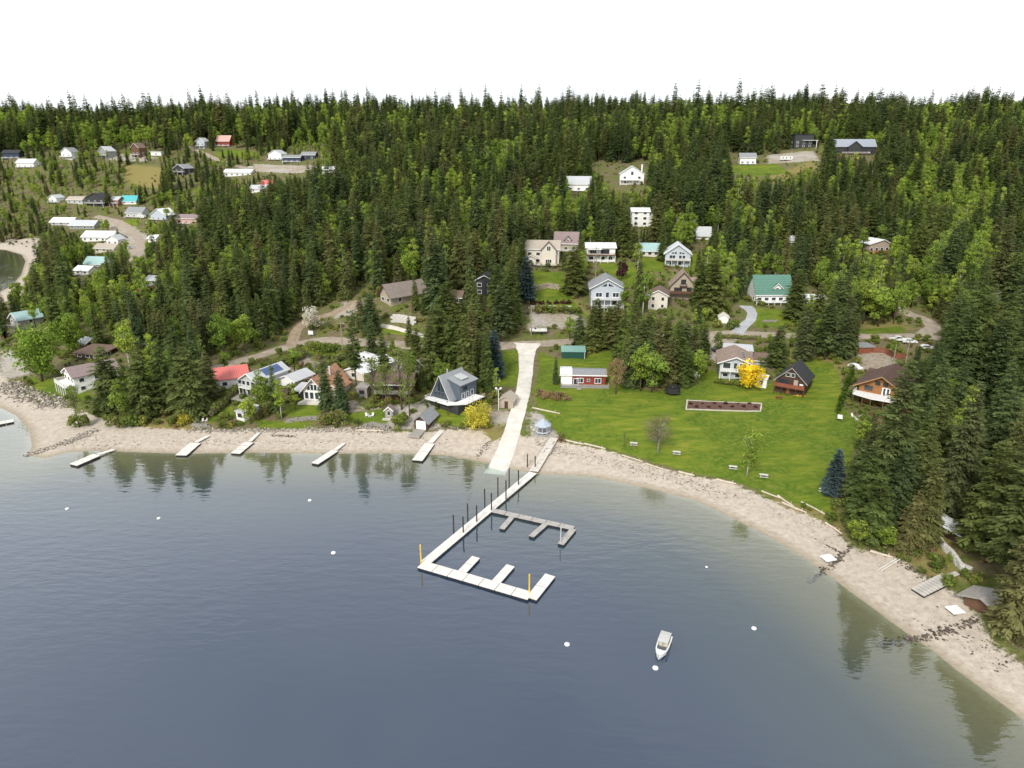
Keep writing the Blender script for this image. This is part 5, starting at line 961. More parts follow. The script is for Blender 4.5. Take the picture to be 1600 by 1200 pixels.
def chair(x, y, rz, m, lb, grp=None):
    p = at(x, y); o = empty('garden_chair', p, R(rz), lb, 'chair', grp); MB().box(-.32, .32, -.3, .3, .36, .42).build('seat', m, o); MB().prism([(.25, .43), (.5, 1.05), (.44, 1.07), (.19, .45)], -.3, .3, 'x').build('backrest', m, o)
    for a_ in (-.28, .28):
        for b_ in (-.26, .26): MB().box(a_ - .03, a_ + .03, b_ - .03, b_ + .03, -.08, .356).build('leg', m, o)
for x_, y_, rz in ((1332,652,20),(1338,657,100),(1345,652,200)): chair(x_, y_, rz, white, 'white garden chair by the fire ring below the log chalet', 'white chairs at the fire ring')
for x_, y_, rz in ((305,661,30),(310,660,60),(316,660,-20),(322,659,-40)): chair(x_, y_, rz, white, 'white garden chair on the stone landing beside the weeping yellow shrub', 'white chairs on the stone landing')
for x_, y_, rz in ((573,651,30),(578,652,80),(582,651,-20)): chair(x_, y_, rz, white, 'white garden chair on the small lawn beside the playhouse', 'white chairs on the playhouse lawn')
# lamp post, utility poles
p = at(779, 641); o = empty('lamp_post', p, 0, 'white lamp post with two round heads beside the tan shed', 'lamp'); MB().tube([(0, 0, -.5), (0, 0, 6.2)], .09, 8).build('post', white, o); MB().box(-.7, .7, -.05, .05, 6.2, 6.3).build('arm', white, o)
for s_ in (-1, 1): MB().lathe([(.1, -.3), (.3, -.1), (.34, .1), (.1, .3)], 10).build('lamp_head', bw, o, True, (s_ * .65, 0, 6.55))
polem = pm('weathered pole', (.30, .26, .21), rough=.9, var=.25)
for x_, y_, t_, lb in ((930,446,385,'utility pole behind the cream gabled house'),(939,372,326,'utility pole standing above the long white house'),(997,430,392,'utility pole beside the icy teal roof'),(830,524,478,'utility pole beside the trailered motorboat'),(536,553,502,'utility pole at the garden hedge by the road'),
                       (1394,576,540,'bare pole in the fenced yard beside the roadside tree'),(1414,572,532,'bare pole at the end of the red fence'),(1056,372,340,'utility pole in the forest above the white chalet'),(1568,437,378,'utility pole among the far right firs'),(1364,374,345,'bare pole above the tan cabin')):
    p = at(x_, y_); lo = 3.0
    while project(p.x, p.y, p.z + lo)[1] > t_ and lo < 30: lo += .2
    o = empty('utility_pole', p, 0, lb, 'pole'); MB().tube([(0, 0, -1), (0, 0, lo)], [.2, .13], 7).build('pole', polem, o)
    if 'bare' not in lb: MB().box(-1.1, 1.1, -.06, .06, lo - 1.0, lo - .85).build('crossarm', polem, o)
    for s_ in ((-.9, 0, .9) if 'bare' not in lb else ()): MB().tube([(s_, 0, lo - .845), (s_, 0, lo - .6)], .06, 6).build('insulator', lightgrey, o)
    BLOCK.append((p.x, p.y, 1.5))
p = at(486, 527); o = empty('notice_board', p, R(-10), 'blue and white notice board at the road fork', 'sign'); MB().box(-1.0, 1.0, -.04, .04, 1.0, 2.5).build('panel', bluegrey, o); MB().box(-.85, .85, -.06, -.042, 1.15, 2.3).build('sheet', white, o); MB().box(-.95, -.85, -.03, .03, -.5, .996).build('post', greywood, o); MB().box(.85, .95, -.03, .03, -.5, .996).build('post', greywood, o)

# ------------------------------------------------------------------ walls, fences, beds, logs
def block_wall(px, rows, bl, bh, bd, m, lb, name='block_wall', cat='wall', jit=.02, lift=0.0):
    P = [at(*q) for q in px]; c = P[0]; r = empty(name, c, 0, lb, cat); Q = dense([tuple(p)[:2] for p in P], .2); Q = np.array(Q); d = np.r_[0, np.cumsum(np.hypot(*np.diff(Q, axis=0).T))]; T = d[-1]; me = None
    z0_ = min(p.z for p in P)
    mesh_ = MB().box(-bl / 2 + .015, bl / 2 - .015, -bd / 2, bd / 2, 0, bh - .02).mesh('block'); mesh_.materials.append(m)
    for k in range(rows):
        s = (k % 2) * bl / 2 + bl / 2
        while s < T - bl * .3:
            x, y = np.interp(s, d, Q[:, 0]), np.interp(s, d, Q[:, 1]); x2, y2 = np.interp(min(T, s + .2), d, Q[:, 0]), np.interp(min(T, s + .2), d, Q[:, 1]); x1, y1 = np.interp(max(0, s - .2), d, Q[:, 0]), np.interp(max(0, s - .2), d, Q[:, 1])
            o = bpy.data.objects.new('block', mesh_); COL.objects.link(o); o.parent = r
            o.location = (x - c.x + random.uniform(-jit, jit), y - c.y + random.uniform(-jit, jit), gz(x, y) - c.z - .15 + k * bh + lift); o.rotation_euler = (0, 0, math.atan2(y2 - y1, x2 - x1) + random.uniform(-jit, jit)); o.scale = (1, 1 + random.uniform(-jit, jit) * 2, 1); s += bl
    for x, y in Q[::6]: BLOCK.append((x, y, 1.6))
    return r
blockw = pm('pale concrete block', (.60, .58, .54), rough=.9, var=.2)
block_wall([(611,503),(632,504),(652,508)], 4, 1.5, .75, .75, blockw, 'pale concrete block retaining wall above the concrete track'); block_wall([(1467,846),(1474,858),(1486,868),(1492,878),(1502,890),(1516,896)], 3, .9, .45, .6, blockw, 'curved stone retaining wall in the grove', 'stone_wall', jit=.06)
block_wall([(836,453),(856,449),(876,453)], 3, 1.3, .7, .9, pm('tan boulder', (.38, .32, .25), var=.4, bump=.4), 'tan boulder terrace on the lawn below the cream house', 'boulder_wall', jit=.12); block_wall([(828,479),(860,478),(895,479)], 1, 1.2, .45, .5, blockw, 'pale stone edging of the burgundy shrub row', 'stone_edging', jit=.08)
block_wall([(445,660),(480,655),(505,655),(540,662)], 2, 1.0, .5, .8, stone, 'grey rock wall below the chalet lawn', 'rock_wall', jit=.14); block_wall([(565,667),(585,664),(610,671)], 2, 1.0, .5, .8, stone, 'grey rock wall below the playhouse lawn', 'rock_wall', jit=.14)
block_wall([(1190,503),(1215,503)], 2, .9, .45, .5, stone, 'short stone wall beside the driveway lawn', 'stone_wall', jit=.08); block_wall([(885,513),(905,500),(915,508)], 2, 1.2, .6, .8, stone, 'grey rock wall beside the trailered motorboat', 'rock_wall', jit=.12)
block_wall([(300,664),(312,667),(328,666)], 2, 1.1, .5, .9, stone, 'stone landing edge below the white chairs', 'stone_landing', jit=.1)
fl_soil = pm('dark bark mulch', (.13, .075, .055), rough=.95, var=.5, scale=2)
fb = block_wall([(1072,640),(1131,642),(1188,643),(1190,631),(1132,629),(1074,626),(1072,640)], 1, .55, .42, .35, pm('pale edging stone', (.58, .53, .46), var=.3), 'long flower bed edged with pale stones on the lawn', 'flower_bed', 'flower bed', jit=.05)
P_ = [at(*q) for q in [(1074,639),(1131,641),(1187,642),(1189,632),(1132,630),(1075,627)]]; c_ = at(1072, 640); zt = lambda p: gz(p.x, p.y) - c_.z
sm = MB(); sm.add([(p.x - c_.x, p.y - c_.y, zt(p) + .16) for p in P_] + [(p.x - c_.x, p.y - c_.y, zt(p) - .3) for p in P_], [tuple(range(6)), tuple(range(6, 12))[::-1]] + [(i, (i + 1) % 6, 6 + (i + 1) % 6, 6 + i) for i in range(6)]); sm.build('soil', fl_soil, fb)
def fence(px, hgt, m, lb, pl=.3, name='board_fence'):
    P = [tuple(at(*q))[:2] for q in px]; c = at(*px[0]); r = empty(name, c, 0, lb, 'fence'); Q = np.array(dense(P, pl)); mesh_ = MB().box(-pl * .46, pl * .46, -.025, .025, 0, hgt).mesh('board'); mesh_.materials.append(m)
    for a, b in zip(Q[:-1], Q[1:]):
        o = bpy.data.objects.new('board', mesh_); COL.objects.link(o); o.parent = r; x, y = (a + b) / 2; o.location = (x - c.x, y - c.y, gz(x, y) - c.z - .1 + random.uniform(-.02, .02)); o.rotation_euler = (0, 0, math.atan2(*(b - a)[::-1]))
fence([(1363,551),(1382,552),(1400,560),(1413,561)], 1.9, redstain, 'red brown board fence around the gravel yard', .45)
fence([(1337,580),(1338,552)], 1.6, greywood, 'grey board fence on the lawn side of the gravel yard', .5)
logm = pm('bleached driftwood', (.55, .48, .39), rough=.9, var=.3, scale=1.5)
for k, (x0_, y0_, x1_, y1_) in enumerate([(880,688,912,695),(913,694,946,702),(972,712,1005,722),(1010,725,1040,735),(1060,738,1085,744),(1190,768,1222,780),(1222,786,1260,802),(1252,785,1292,806),(1282,800,1300,812),(1290,818,1315,835),(1360,862,1395,872),(832,638,875,647),(1215,775,1240,792),(560,673,600,674),(1120,750,1150,757)]):
    a, b = at(x0_, y0_), at(x1_, y1_); c = (a + b) / 2; o = empty('driftwood_log', c, 0, 'bleached driftwood log lying along the top edge of the beach', 'log', 'driftwood logs along the beach'); r_ = random.uniform(.16, .3)
    a, b = a - c, b - c; MB().tube([a + Vector((0, 0, r_ * .7)), (a + b) / 2 + Vector((random.uniform(-.15, .15), random.uniform(-.15, .15), r_ * .75)), b + Vector((0, 0, r_ * .7))], [r_, r_ * .9, r_ * .65], 7).build('stem', logm, o)
    st_ = a * .2 + b * .8; MB().tube([st_ + Vector((0, 0, r_)), st_ + Vector((.3, .35, r_ + .35))], [r_ * .4, r_ * .2], 5).build('branch_stub', logm, o)
# rocks
def rocks(name, lines, label, m):
    g = np.random.default_rng(5); V = []; Fs = []; base = np.array([(1,0,0),(-1,0,0),(0,1,0),(0,-1,0),(0,0,1),(0,0,-1),(.7,.7,.4),(-.7,.6,.5),(.6,-.7,.5),(-.6,-.7,.4)], float)
    bm = bmesh.new(); [bm.verts.new(p) for p in base]; bmesh.ops.convex_hull(bm, input=bm.verts[:]); bm.verts.ensure_lookup_table(); bm.verts.index_update(); tri = [[v.index for v in f.verts] for f in bm.faces]; base = np.array([v.co for v in bm.verts]); bm.free(); tri = np.array(tri)
    for px, wid, n, s0, s1 in lines:
        P = np.array(dense([tuple(at(*q))[:2] for q in px], .5)); k = g.integers(0, len(P), n); xy = P[k] + g.normal(0, wid / 2.2, (n, 2)); z = height(xy[:, 0], xy[:, 1]); s = g.uniform(s0, s1, n) * g.uniform(.5, 1.0, n)
        for i in range(n):
            q = base * g.uniform(.65, 1.2, (len(base), 3)) * s[i] * np.array([1, g.uniform(.6, 1.1), g.uniform(.45, .8)]); a = g.uniform(0, 6.28); c, sn = math.cos(a), math.sin(a)
            q = np.c_[q[:, 0] * c - q[:, 1] * sn, q[:, 0] * sn + q[:, 1] * c, q[:, 2]] + np.array([xy[i, 0], xy[i, 1], z[i] + s[i] * .12]); Fs.append(tri + sum(len(v) for v in V[-1:]) * 0 + len(V) * len(base)); V.append(q)
    me = np_mesh(name, np.concatenate(V), np.concatenate(Fs), m); o = bpy.data.objects.new(name, me); COL.objects.link(o); tag(o, label, 'rocks', kind='stuff')
def rockmat(name, a, b, c):
    m, t, o = nodes_of(name); n = t.nodes.new; l = t.links.new; p = n('ShaderNodeBsdfPrincipled'); p.inputs['Roughness'].default_value = .95
    g = n('ShaderNodeNewGeometry'); r = n('ShaderNodeValToRGB'); e = r.color_ramp.elements; e[0].color = (*a, 1); e[1].color = (*b, 1); k = e.new(.55); k.color = (*c, 1); l(g.outputs['Random Per Island'], r.inputs[0]); l(r.outputs[0], p.inputs['Base Color']); l(p.outputs[0], o.inputs[0]); return m
rk = rockmat('beach rock', (.13, .11, .095), (.48, .43, .36), (.27, .24, .20)); dk_ = rockmat('dark rock', (.045, .036, .028), (.20, .165, .13), (.09, .072, .056))
rocks('beach_rocks', [([(10,600),(40,618),(90,628)], 4, 500, .3, .9), ([(60,635),(110,632)], 3, 200, .2, .6), ([(42,712),(75,700),(110,690),(150,672)], 1.6, 420, .2, .55), ([(300,672),(400,673),(480,672),(545,672),(610,676)], 1.6, 800, .15, .5), ([(100,690),(300,690),(500,690),(700,695)], 5, 700, .08, .3), ([(860,700),(950,720),(1060,750),(1150,775)], 3.0, 700, .08, .32), ([(560,668),(610,672)], .8, 160, .2, .5),
                      ([(1150,765),(1250,815),(1330,870)], 4, 350, .06, .2), ([(1440,985),(1520,970),(1560,1020)], 5, 160, .08, .28), ([(680,665),(745,672)], .6, 100, .2, .4), ([(840,690),(870,705)], 2.5, 120, .12, .4)], 'grey and tan rocks strewn along the beach', rk)
rocks('dark_rock_lines', [([(1330,853),(1318,866),(1300,882),(1285,892),(1268,910)], .8, 130, .15, .5), ([(1275,843),(1318,866)], .3, 40, .1, .3), ([(1525,970),(1480,985),(1440,998),(1410,1003),(1375,1008)], 1.1, 260, .15, .45), ([(1408,880),(1450,905),(1475,905)], 1.0, 140, .1, .3), ([(1510,1000),(1560,1030),(1580,1045)], 3, 50, .1, .3), ([(425,680),(460,682)], .8, 90, .1, .35), ([(745,715),(765,690)], 1.2, 90, .1, .35), ([(740,668),(765,664)], 1.5, 80, .15, .4)], 'dark wet rock lines and groynes on the beach', dk_)

# ------------------------------------------------------------------ planting by hand
def lm(name, c, **k): return leafmat(name, [tuple(v * .85 for v in c), c, tuple(v * 1.12 for v in c)], **k)
L_yel = lm('golden leaves', (.88, .68, .05), trans=.45); L_wil = lm('yellow willow leaves', (.74, .67, .11), trans=.45); L_blu = lm('blue spruce needles', (.085, .125, .125), trans=.1); L_bare = lm('bare twigs', (.15, .115, .09), trans=.0); L_red = lm('red brown twigs', (.24, .16, .09), trans=.1); L_plum = lm('plum leaves', (.075, .035, .04), trans=.2); L_wht = lm('white blossom', (.60, .58, .48), trans=.3)
L_hedge = lm('hedge leaves', (.17, .20, .05), trans=.2); L_shrub = leafmat('shrub leaves', [(.12, .17, .04), (.20, .25, .05), (.27, .28, .07), (.15, .21, .05), (.24, .21, .08)], .3, .3, .8); L_burg = lm('burgundy leaves', (.09, .035, .035), trans=.2); L_cedar = lm('cedar hedge leaves', (.075, .125, .022), trans=.2); L_spring = lm('thin spring leaves', (.20, .24, .07), trans=.4)
proto('golden', broadleaf(61, 7.5, 3.4, 30, 70, .12, 0, .6, .5), trunk_mb(7, .14, 61, 5, 1.8, .8), L_yel, bark); proto('willow', broadleaf(62, 7, 4.2, 44, 80, .02, 0, .5, .5, .05, 1.6), trunk_mb(6, .25, 62, 4, 2, .8), L_wil, bark)
proto('bluespruce', conifer(63, 13, 3.4, 30, .1, .95, .02, 10, .12), trunk_mb(13, .25, 63), L_blu, bark); proto('bare', broadleaf(64, 9.5, 3.9, 60, 70, .2, 0, .2, .3, .05), trunk_mb(9, .2, 64, 14, 3.0, .9), L_bare, greywood); proto('redtwig', broadleaf(65, 10, 2.2, 34, 55, .1, 0, .34, .8, .2), trunk_mb(10, .16, 65, 8, 1.4, .9), L_red, bark)
proto('young', broadleaf(66, 11, 2.9, 40, 52, .16, 0, .45, 1.2, .2), trunk_mb(11, .16, 66, 8, 1.6, .92), LEAF, birchbark); proto('plum', broadleaf(67, 6, 2.1, 24, 60, .12, 0, .5), trunk_mb(6, .14, 67, 4, 1.2, .8), L_plum, bark); proto('blossom', broadleaf(68, 8, 2.7, 34, 60, .1, 0, .4, .8, .2), trunk_mb(8, .15, 68, 6, 1.6, .9), L_wht, bark)
proto('sparse', broadleaf(69, 15, 2.6, 40, 34, .18, 0, .42, .9, .15), trunk_mb(15, .2, 69, 9, 1.8, .92), L_spring, bark); proto('pine', conifer(70, 26, 3.0, 26, .05, .5, .34, 5, .5, 1.1), trunk_mb(26, .3, 70), FIR, bark)
proto('shrub0', broadleaf(71, 1.6, 1.3, 16, 46, .0, 0, .38, .2, .05), trunk_mb(.8, .06, 71, 2, .4), L_shrub, bark); proto('shrub1', broadleaf(72, 2.4, 1.5, 18, 46, .0, 0, .42, .3, .1), trunk_mb(1.2, .07, 72, 2, .5), L_shrub, bark); proto('burgundy', broadleaf(73, 1.5, 1.0, 14, 46, .0, 0, .32, .2, .05), trunk_mb(.7, .05, 73, 1, .3), L_burg, bark)
proto('cedar', broadleaf(74, 4.6, .85, 40, 40, .0, 0, .32, .5, .0), trunk_mb(3.5, .1, 74), L_cedar, bark); proto('drybush', broadleaf(75, 1.3, 1.4, 14, 40, .0, 0, .3, .2, .1), trunk_mb(.6, .05, 75, 2, .5), L_red, bark)
for k_ in ('wide',): proto('maple', broadleaf(76, 14, 5.4, 46, 80, .08, 0, .7, .5, .08), trunk_mb(12, .35, 76, 7, 3.2, .8), lm('maple leaves', (.19, .28, .045), trans=.35), bark)
T = tree_px
T('golden', 1172, 608, 564, 'golden_tree', 'round golden yellow tree in front of the balcony house', width=1.15); T('willow', 747, 668, 622, 'willow_shrub', 'big rounded yellow weeping willow beside the concrete lane', 'shrub', width=.82); T('willow', 292, 660, 633, 'willow_shrub', 'small weeping yellow shrub on the beach bank', 'shrub')
T('bluespruce', 1301, 772, 702, 'blue_spruce', 'dense blue spruce at the beach end of the lawn'); T('bare', 1028, 708, 644, 'bare_tree', 'leafless purplish grey tree on the lawn edge'); T('young', 1167, 744, 668, 'young_tree', 'slim light green tree on the lawn edge between picnic tables'); T('redtwig', 962, 616, 558, 'bare_tree', 'reddish brown leafless tree beside the red cabin')
T('plum', 971, 438, 407, 'plum_tree', 'dark purple plum tree below the long white house'); T('blossom', 488, 522, 478, 'blossom_tree', 'white blossoming tree beside the dirt lane'); T('bluespruce', 772, 590, 516, 'blue_spruce', 'pale blue spruce behind the A-frame house'); T('bluespruce', 822, 470, 400, 'blue_spruce', 'blue grey spruce on the lawn edge below the cream house')
T('sparse', 124, 668, 600, 'young_tree', 'thin spring green tree standing on the pale beach'); T('sparse', 975, 698, 672, 'sapling', 'thin sapling near the first picnic table'); T('maple', 66, 596, 506, 'maple_tree', 'huge round fresh green tree beside the white headland house'); T('maple', 112, 552, 490, 'maple_tree', 'broad green tree behind the brown flat roofed house'); 
HT = [('fir1',176,644,540,'brownish green cedar beside the white headland house',1.15),('leaf0',190,662,592,'leafy tree at the beach bank below the brownish cedar',1.0),('fir5',228,650,548,'dense dark fir between two leafy trees on the beach bank',1.2),('fir0',262,640,530,'tall fir rising behind the beach bank',1.1),('fir5',300,650,540,'broad brownish fir beside the weeping yellow shrub',1.3),
      ('leaf1',245,600,520,'slender leafy tree behind the beach bank firs',1.0),('leaf3',206,590,500,'leafy tree between the headland houses',1.0),('fir3',280,600,512,'dark fir behind the broad brownish fir',1.0),('fir2',308,590,505,'dark fir beside the coral red roof',1.0),('leaf2',350,560,486,'round leafy tree beside the gravel road bend',1.0),('leaf4',385,552,490,'leafy tree above the gravel road hedge',1.1),
      ('leaf0',408,655,578,'light green birch in front of the solar panel house',1.0),('leaf4',392,662,620,'dark leafy shrub tree beside the small boathouse',1.2),('leaf1',440,655,592,'leafy tree beside the chalet hedge',1.1),('fir2',432,648,560,'thin fir in front of the solar panel house',.7),('fir3',510,640,555,'narrow dark spruce in front of the chalet',.75),('fir3',534,648,578,'dark spruce beside the chalet wing',1.0),
      ('pine',558,618,484,'tall thin pine behind the grey garden shed',.9),('sparse',628,640,540,'tall sparse tree in front of the brown balcony house',1.1),('sparse',640,650,560,'thin leaning tree beside the boathouse',.8),('fir0',674,592,496,'big fir behind the narrow tan cabin',1.1),('fir1',660,610,560,'young fir beside the A-frame stairs',.8),('leaf1',776,622,574,'fresh green young tree beside the tan shed',.9),
      ('fir3',766,616,580,'small dark fir beside the A-frame house',1.0),('fir4',700,560,440,'tall fir across the road from the A-frame house',1.1),('fir1',725,556,470,'dark fir behind the A-frame roof',1.1),('fir2',748,552,462,'dark fir near the pale blue spruce',1.1),('fir4',783,534,440,'tall fir beside the road junction',1.1),('fir0',640,540,492,'fir beside the two wheel track',.9),('fir5',580,520,455,'round fir at the hairpin above the road',1.2),('fir1',565,512,462,'fir beside the big grey brown roof',1.0),
      ('fir3',868,600,556,'small slim fir beside the green shed',.6),('leaf2',1000,612,535,'round light green tree at the lawn corner of the thicket',.8),('leaf4',1090,600,545,'leafy tree at the dome tent',.9),('fir1',1212,574,508,'dense dark fir between the balcony house and the dark cabin',1.2),('leaf2',1120,555,515,'green tree on the gravel apron',.7),('fir1',1110,492,395,'huge dark fir left of the driveway',1.2),('fir0',1092,480,400,'tall fir beside the brown timber chalet',1.1),
      ('fir1',896,460,384,'big fir between the long white house and the cream house',1.3),('leaf3',908,455,390,'leafy tree beside the long white house',.8),('fir2',990,405,345,'tall fir beside the icy teal roof',1.2),('fir0',1033,408,350,'fir beside the white chalet',.9),('fir1',1240,500,420,'dark fir beside the green roofed house',1.2),('fir5',1276,505,440,'broad fir on the road edge below the hill',1.1),('leaf0',1393,560,528,'small leafy tree by the parked pickup',1.0),
      ('leaf4',1345,705,655,'lime green tree at the edge of the grove',1.0),('leaf0',1388,745,668,'bright leafy tree inside the grove edge',.9),('fir0',1430,770,640,'tall fir in the middle of the grove',1.2),('fir1',1395,830,700,'broad dark fir at the beach edge of the grove',1.2),('fir1',1360,845,740,'dark fir leaning over the beach',1.3),('fir0',1440,850,715,'tall fir beside the curved stone wall path',1.1),('fir4',1572,905,700,'very tall fir behind the curved stone wall',1.2),('fir0',1585,990,790,'tall fir at the beach shelter',1.2),
      ('fir1',1530,860,690,'dark fir above the white tarp roof',1.1),('fir2',1480,700,560,'tall slim fir beside the log chalet',1.2),('fir0',1440,690,570,'fir beside the red lower deck of the log chalet',1.1),('leaf4',1478,892,862,'clipped round green bush tree in front of the curved stone wall',.5)]
HT += [('fir0',925,548,470,'tall fir behind the green metal shed',1.1),('fir1',950,545,478,'broad fir above the red cabin lawn',1.2),('fir2',985,560,480,'tall fir in the middle of the thicket by the red cabin',1.1),('fir1',1012,562,486,'broad fir in the heart of the thicket',1.2),('fir0',1040,565,492,'fir in the thicket toward the balcony house',1.1),('fir5',1068,570,500,'dense fir at the balcony house end of the thicket',1.2),
       ('fir5',988,604,530,'dense fir at the red twig tree corner of the thicket',1.1),('leaf4',1018,613,548,'broad leafy tree on the lawn edge of the thicket',1.2),('fir3',1042,606,528,'dark fir behind the trampoline',1.1),('fir5',1068,602,534,'dense fir between trampoline and dome tent',1.1),('leaf0',972,575,515,'slim leafy tree above the red twig tree',1.1),('leaf2',890,532,492,'green shrubby tree beside the trailered motorboat',1.0),('fir5',905,540,490,'short fir behind the green shed',1.1),
       ('leaf2',1348,506,432,'light green maple on the grassy road island',1.1),('leaf4',1372,510,446,'broad light green tree on the road island',1.2),('leaf2',1396,506,440,'rounded tree at the tip of the road island',1.0),('leaf0',1325,505,430,'tall light green tree by the road loop',1.1),('fir0',1254,562,472,'tall fir above the dark cabin',1.0),('fir4',1288,562,468,'ragged tall fir above the worn track',1.1),('fir1',1316,560,482,'brownish fir beside the carport',1.0),('leaf1',1272,556,498,'slim leafy tree above the worn track',1.0),('fir2',1332,556,488,'thin fir at the corner of the gravel yard',1.0),
       ('fir1',1408,800,690,'wide drooping fir inside the grove above the beach',1.4),('fir5',1345,800,720,'dense fir beside the blue spruce',1.3),('leaf4',1340,852,812,'low leafy tree at the beach corner of the grove',1.4),('leaf4',1385,860,822,'low leafy tree at the launch rails',1.4),('fir5',1420,858,770,'bushy fir above the launch rails',1.3)]
HT += [(k_, x_, y_, t_, lb_, 1.1) for k_, x_, y_, t_, lb_ in [('fir1',932,536,466,'tall fir between the green shed and the shore road'),('fir4',962,549,470,'ragged fir above the red twig tree'),('fir0',972,568,484,'full fir behind the red twig tree'),('fir5',1000,584,496,'dense fir just inside the lawn edge of the thicket'),('fir2',1026,582,490,'slender tall fir above the trampoline'),('fir1',1056,586,500,'spreading fir above the trampoline and dome tent'),('fir0',1082,580,506,'full fir above the dome tent'),('fir3',1098,562,508,'compact fir at the gravel apron edge'),
       ('fir0',712,564,452,'tall full fir directly behind the A-frame ridge'),('fir2',738,568,472,'slender fir behind the A-frame dormer'),('fir5',760,574,504,'dense short fir between the A-frame and the pale blue spruce'),('fir1',652,580,512,'spreading fir behind the narrow tan cabin roof'),('fir4',688,578,476,'ragged tall fir between the tan cabin and the A-frame'),('sparse',585,634,556,'thin spring tree beside the orange skirted balcony house'),('sparse',604,644,566,'thin spring tree behind the playhouse'),('leaf1',418,646,588,'slender leafy tree by the solar house deck'),('leaf0',462,642,606,'small leafy tree beside the chalet porch'),('fir3',330,622,548,'compact fir in front of the coral red roof')]]
for key, x_, y_, t_, lb, wd_ in HT: T(key, x_, y_, t_, 'fir_tree' if key.startswith('fir') else ('pine_tree' if key == 'pine' else 'leafy_tree'), lb, width=wd_ * (1.15 if key.startswith('fir') and x_ < 1300 else 1.0))
def shrubs(key, pts, name, lb, cat, grp, top=None, sc=(.8, 1.2)):
    for x_, y_ in pts: p = at(x_, y_); plant(key, p, random.uniform(*sc), random.uniform(0, 6.28), name, lb, cat, grp)
shrubs('cedar', [(1330 - 2.6 * i, 590 + 7.3 * i) for i in range(9)], 'cedar_column', 'clipped cedar column in the hedge beside the log chalet', 'shrub', 'cedar hedge columns', sc=(.9, 1.15)); shrubs('cedar', [(668,640),(682,641),(699,642),(710,642)], 'cedar_column', 'clipped cedar column in front of the white A-frame deck', 'shrub', 'cedar columns at the deck', sc=(.55, .7))
shrubs('burgundy', [(833,476),(846,476),(858,476),(870,475),(880,475),(889,475)], 'burgundy_shrub', 'round burgundy shrub in the row below the lawn terrace', 'shrub', 'burgundy shrub row', sc=(1.1, 1.4)); shrubs('burgundy', [(1079 + 9.2 * i, 632 + (5 if i % 2 else 0)) for i in range(12)], 'flower_shrub', 'small dark red shrub growing in the long flower bed', 'shrub', 'flower bed shrubs', sc=(.45, .7))
shrubs('shrub1', [(842,490),(852,489),(862,490),(872,489),(882,490),(892,491),(902,492)], 'green_shrub', 'green shrub in the hedge row below the burgundy shrubs', 'shrub', 'shrub row above the trailered boat', sc=(1.1, 1.5)); shrubs('shrub1', [(486,548),(496,549),(506,550),(516,551),(526,552)], 'garden_shrub', 'olive shrub in the row between garden and road', 'shrub', 'garden shrub row', sc=(1.2, 1.5))
shrubs('shrub0', [(1120,598),(1128,600),(1136,601),(1144,602),(1152,603)], 'foundation_shrub', 'dark shrub under the balcony of the pale grey house', 'shrub', 'foundation shrubs', sc=(.8, 1)); shrubs('shrub1', [(505,664),(515,662),(525,662),(535,664),(622,670),(628,664)], 'bank_shrub', 'yellow green bush on the rock wall bank', 'shrub', 'bank bushes', sc=(1.2, 1.6)); shrubs('shrub1', [(172,665),(185,667),(198,668),(210,666),(225,664),(118,668),(132,666)], 'beach_shrub', 'brushy olive bush at the top of the beach', 'shrub', 'beach bushes', sc=(1.0, 1.5))
shrubs('drybush', [(845,618),(852,622),(860,618),(868,624),(876,621),(884,625)], 'bramble_bush', 'brown bramble bush between the lane and the red cabin lawn', 'shrub', 'brown bramble bushes', sc=(1.0, 1.5)); shrubs('drybush', [(452,572),(462,575),(470,572)], 'garden_clump', 'tan grass clump in the fenced vegetable garden', 'plant', 'garden clumps', sc=(.8, 1.1)); shrubs('shrub0', [(575,640),(585,637),(595,636),(602,640),(645,645)], 'slope_shrub', 'dark mounded shrub on the slope beside the playhouse', 'shrub', 'slope shrubs', sc=(.7, 1)); shrubs('shrub1', [(1120,512),(1088,505),(1142,515),(1150,512)], 'roadside_shrub', 'green shrub along the road by the tiny white shed', 'shrub', 'roadside shrubs', sc=(1.2, 1.9))
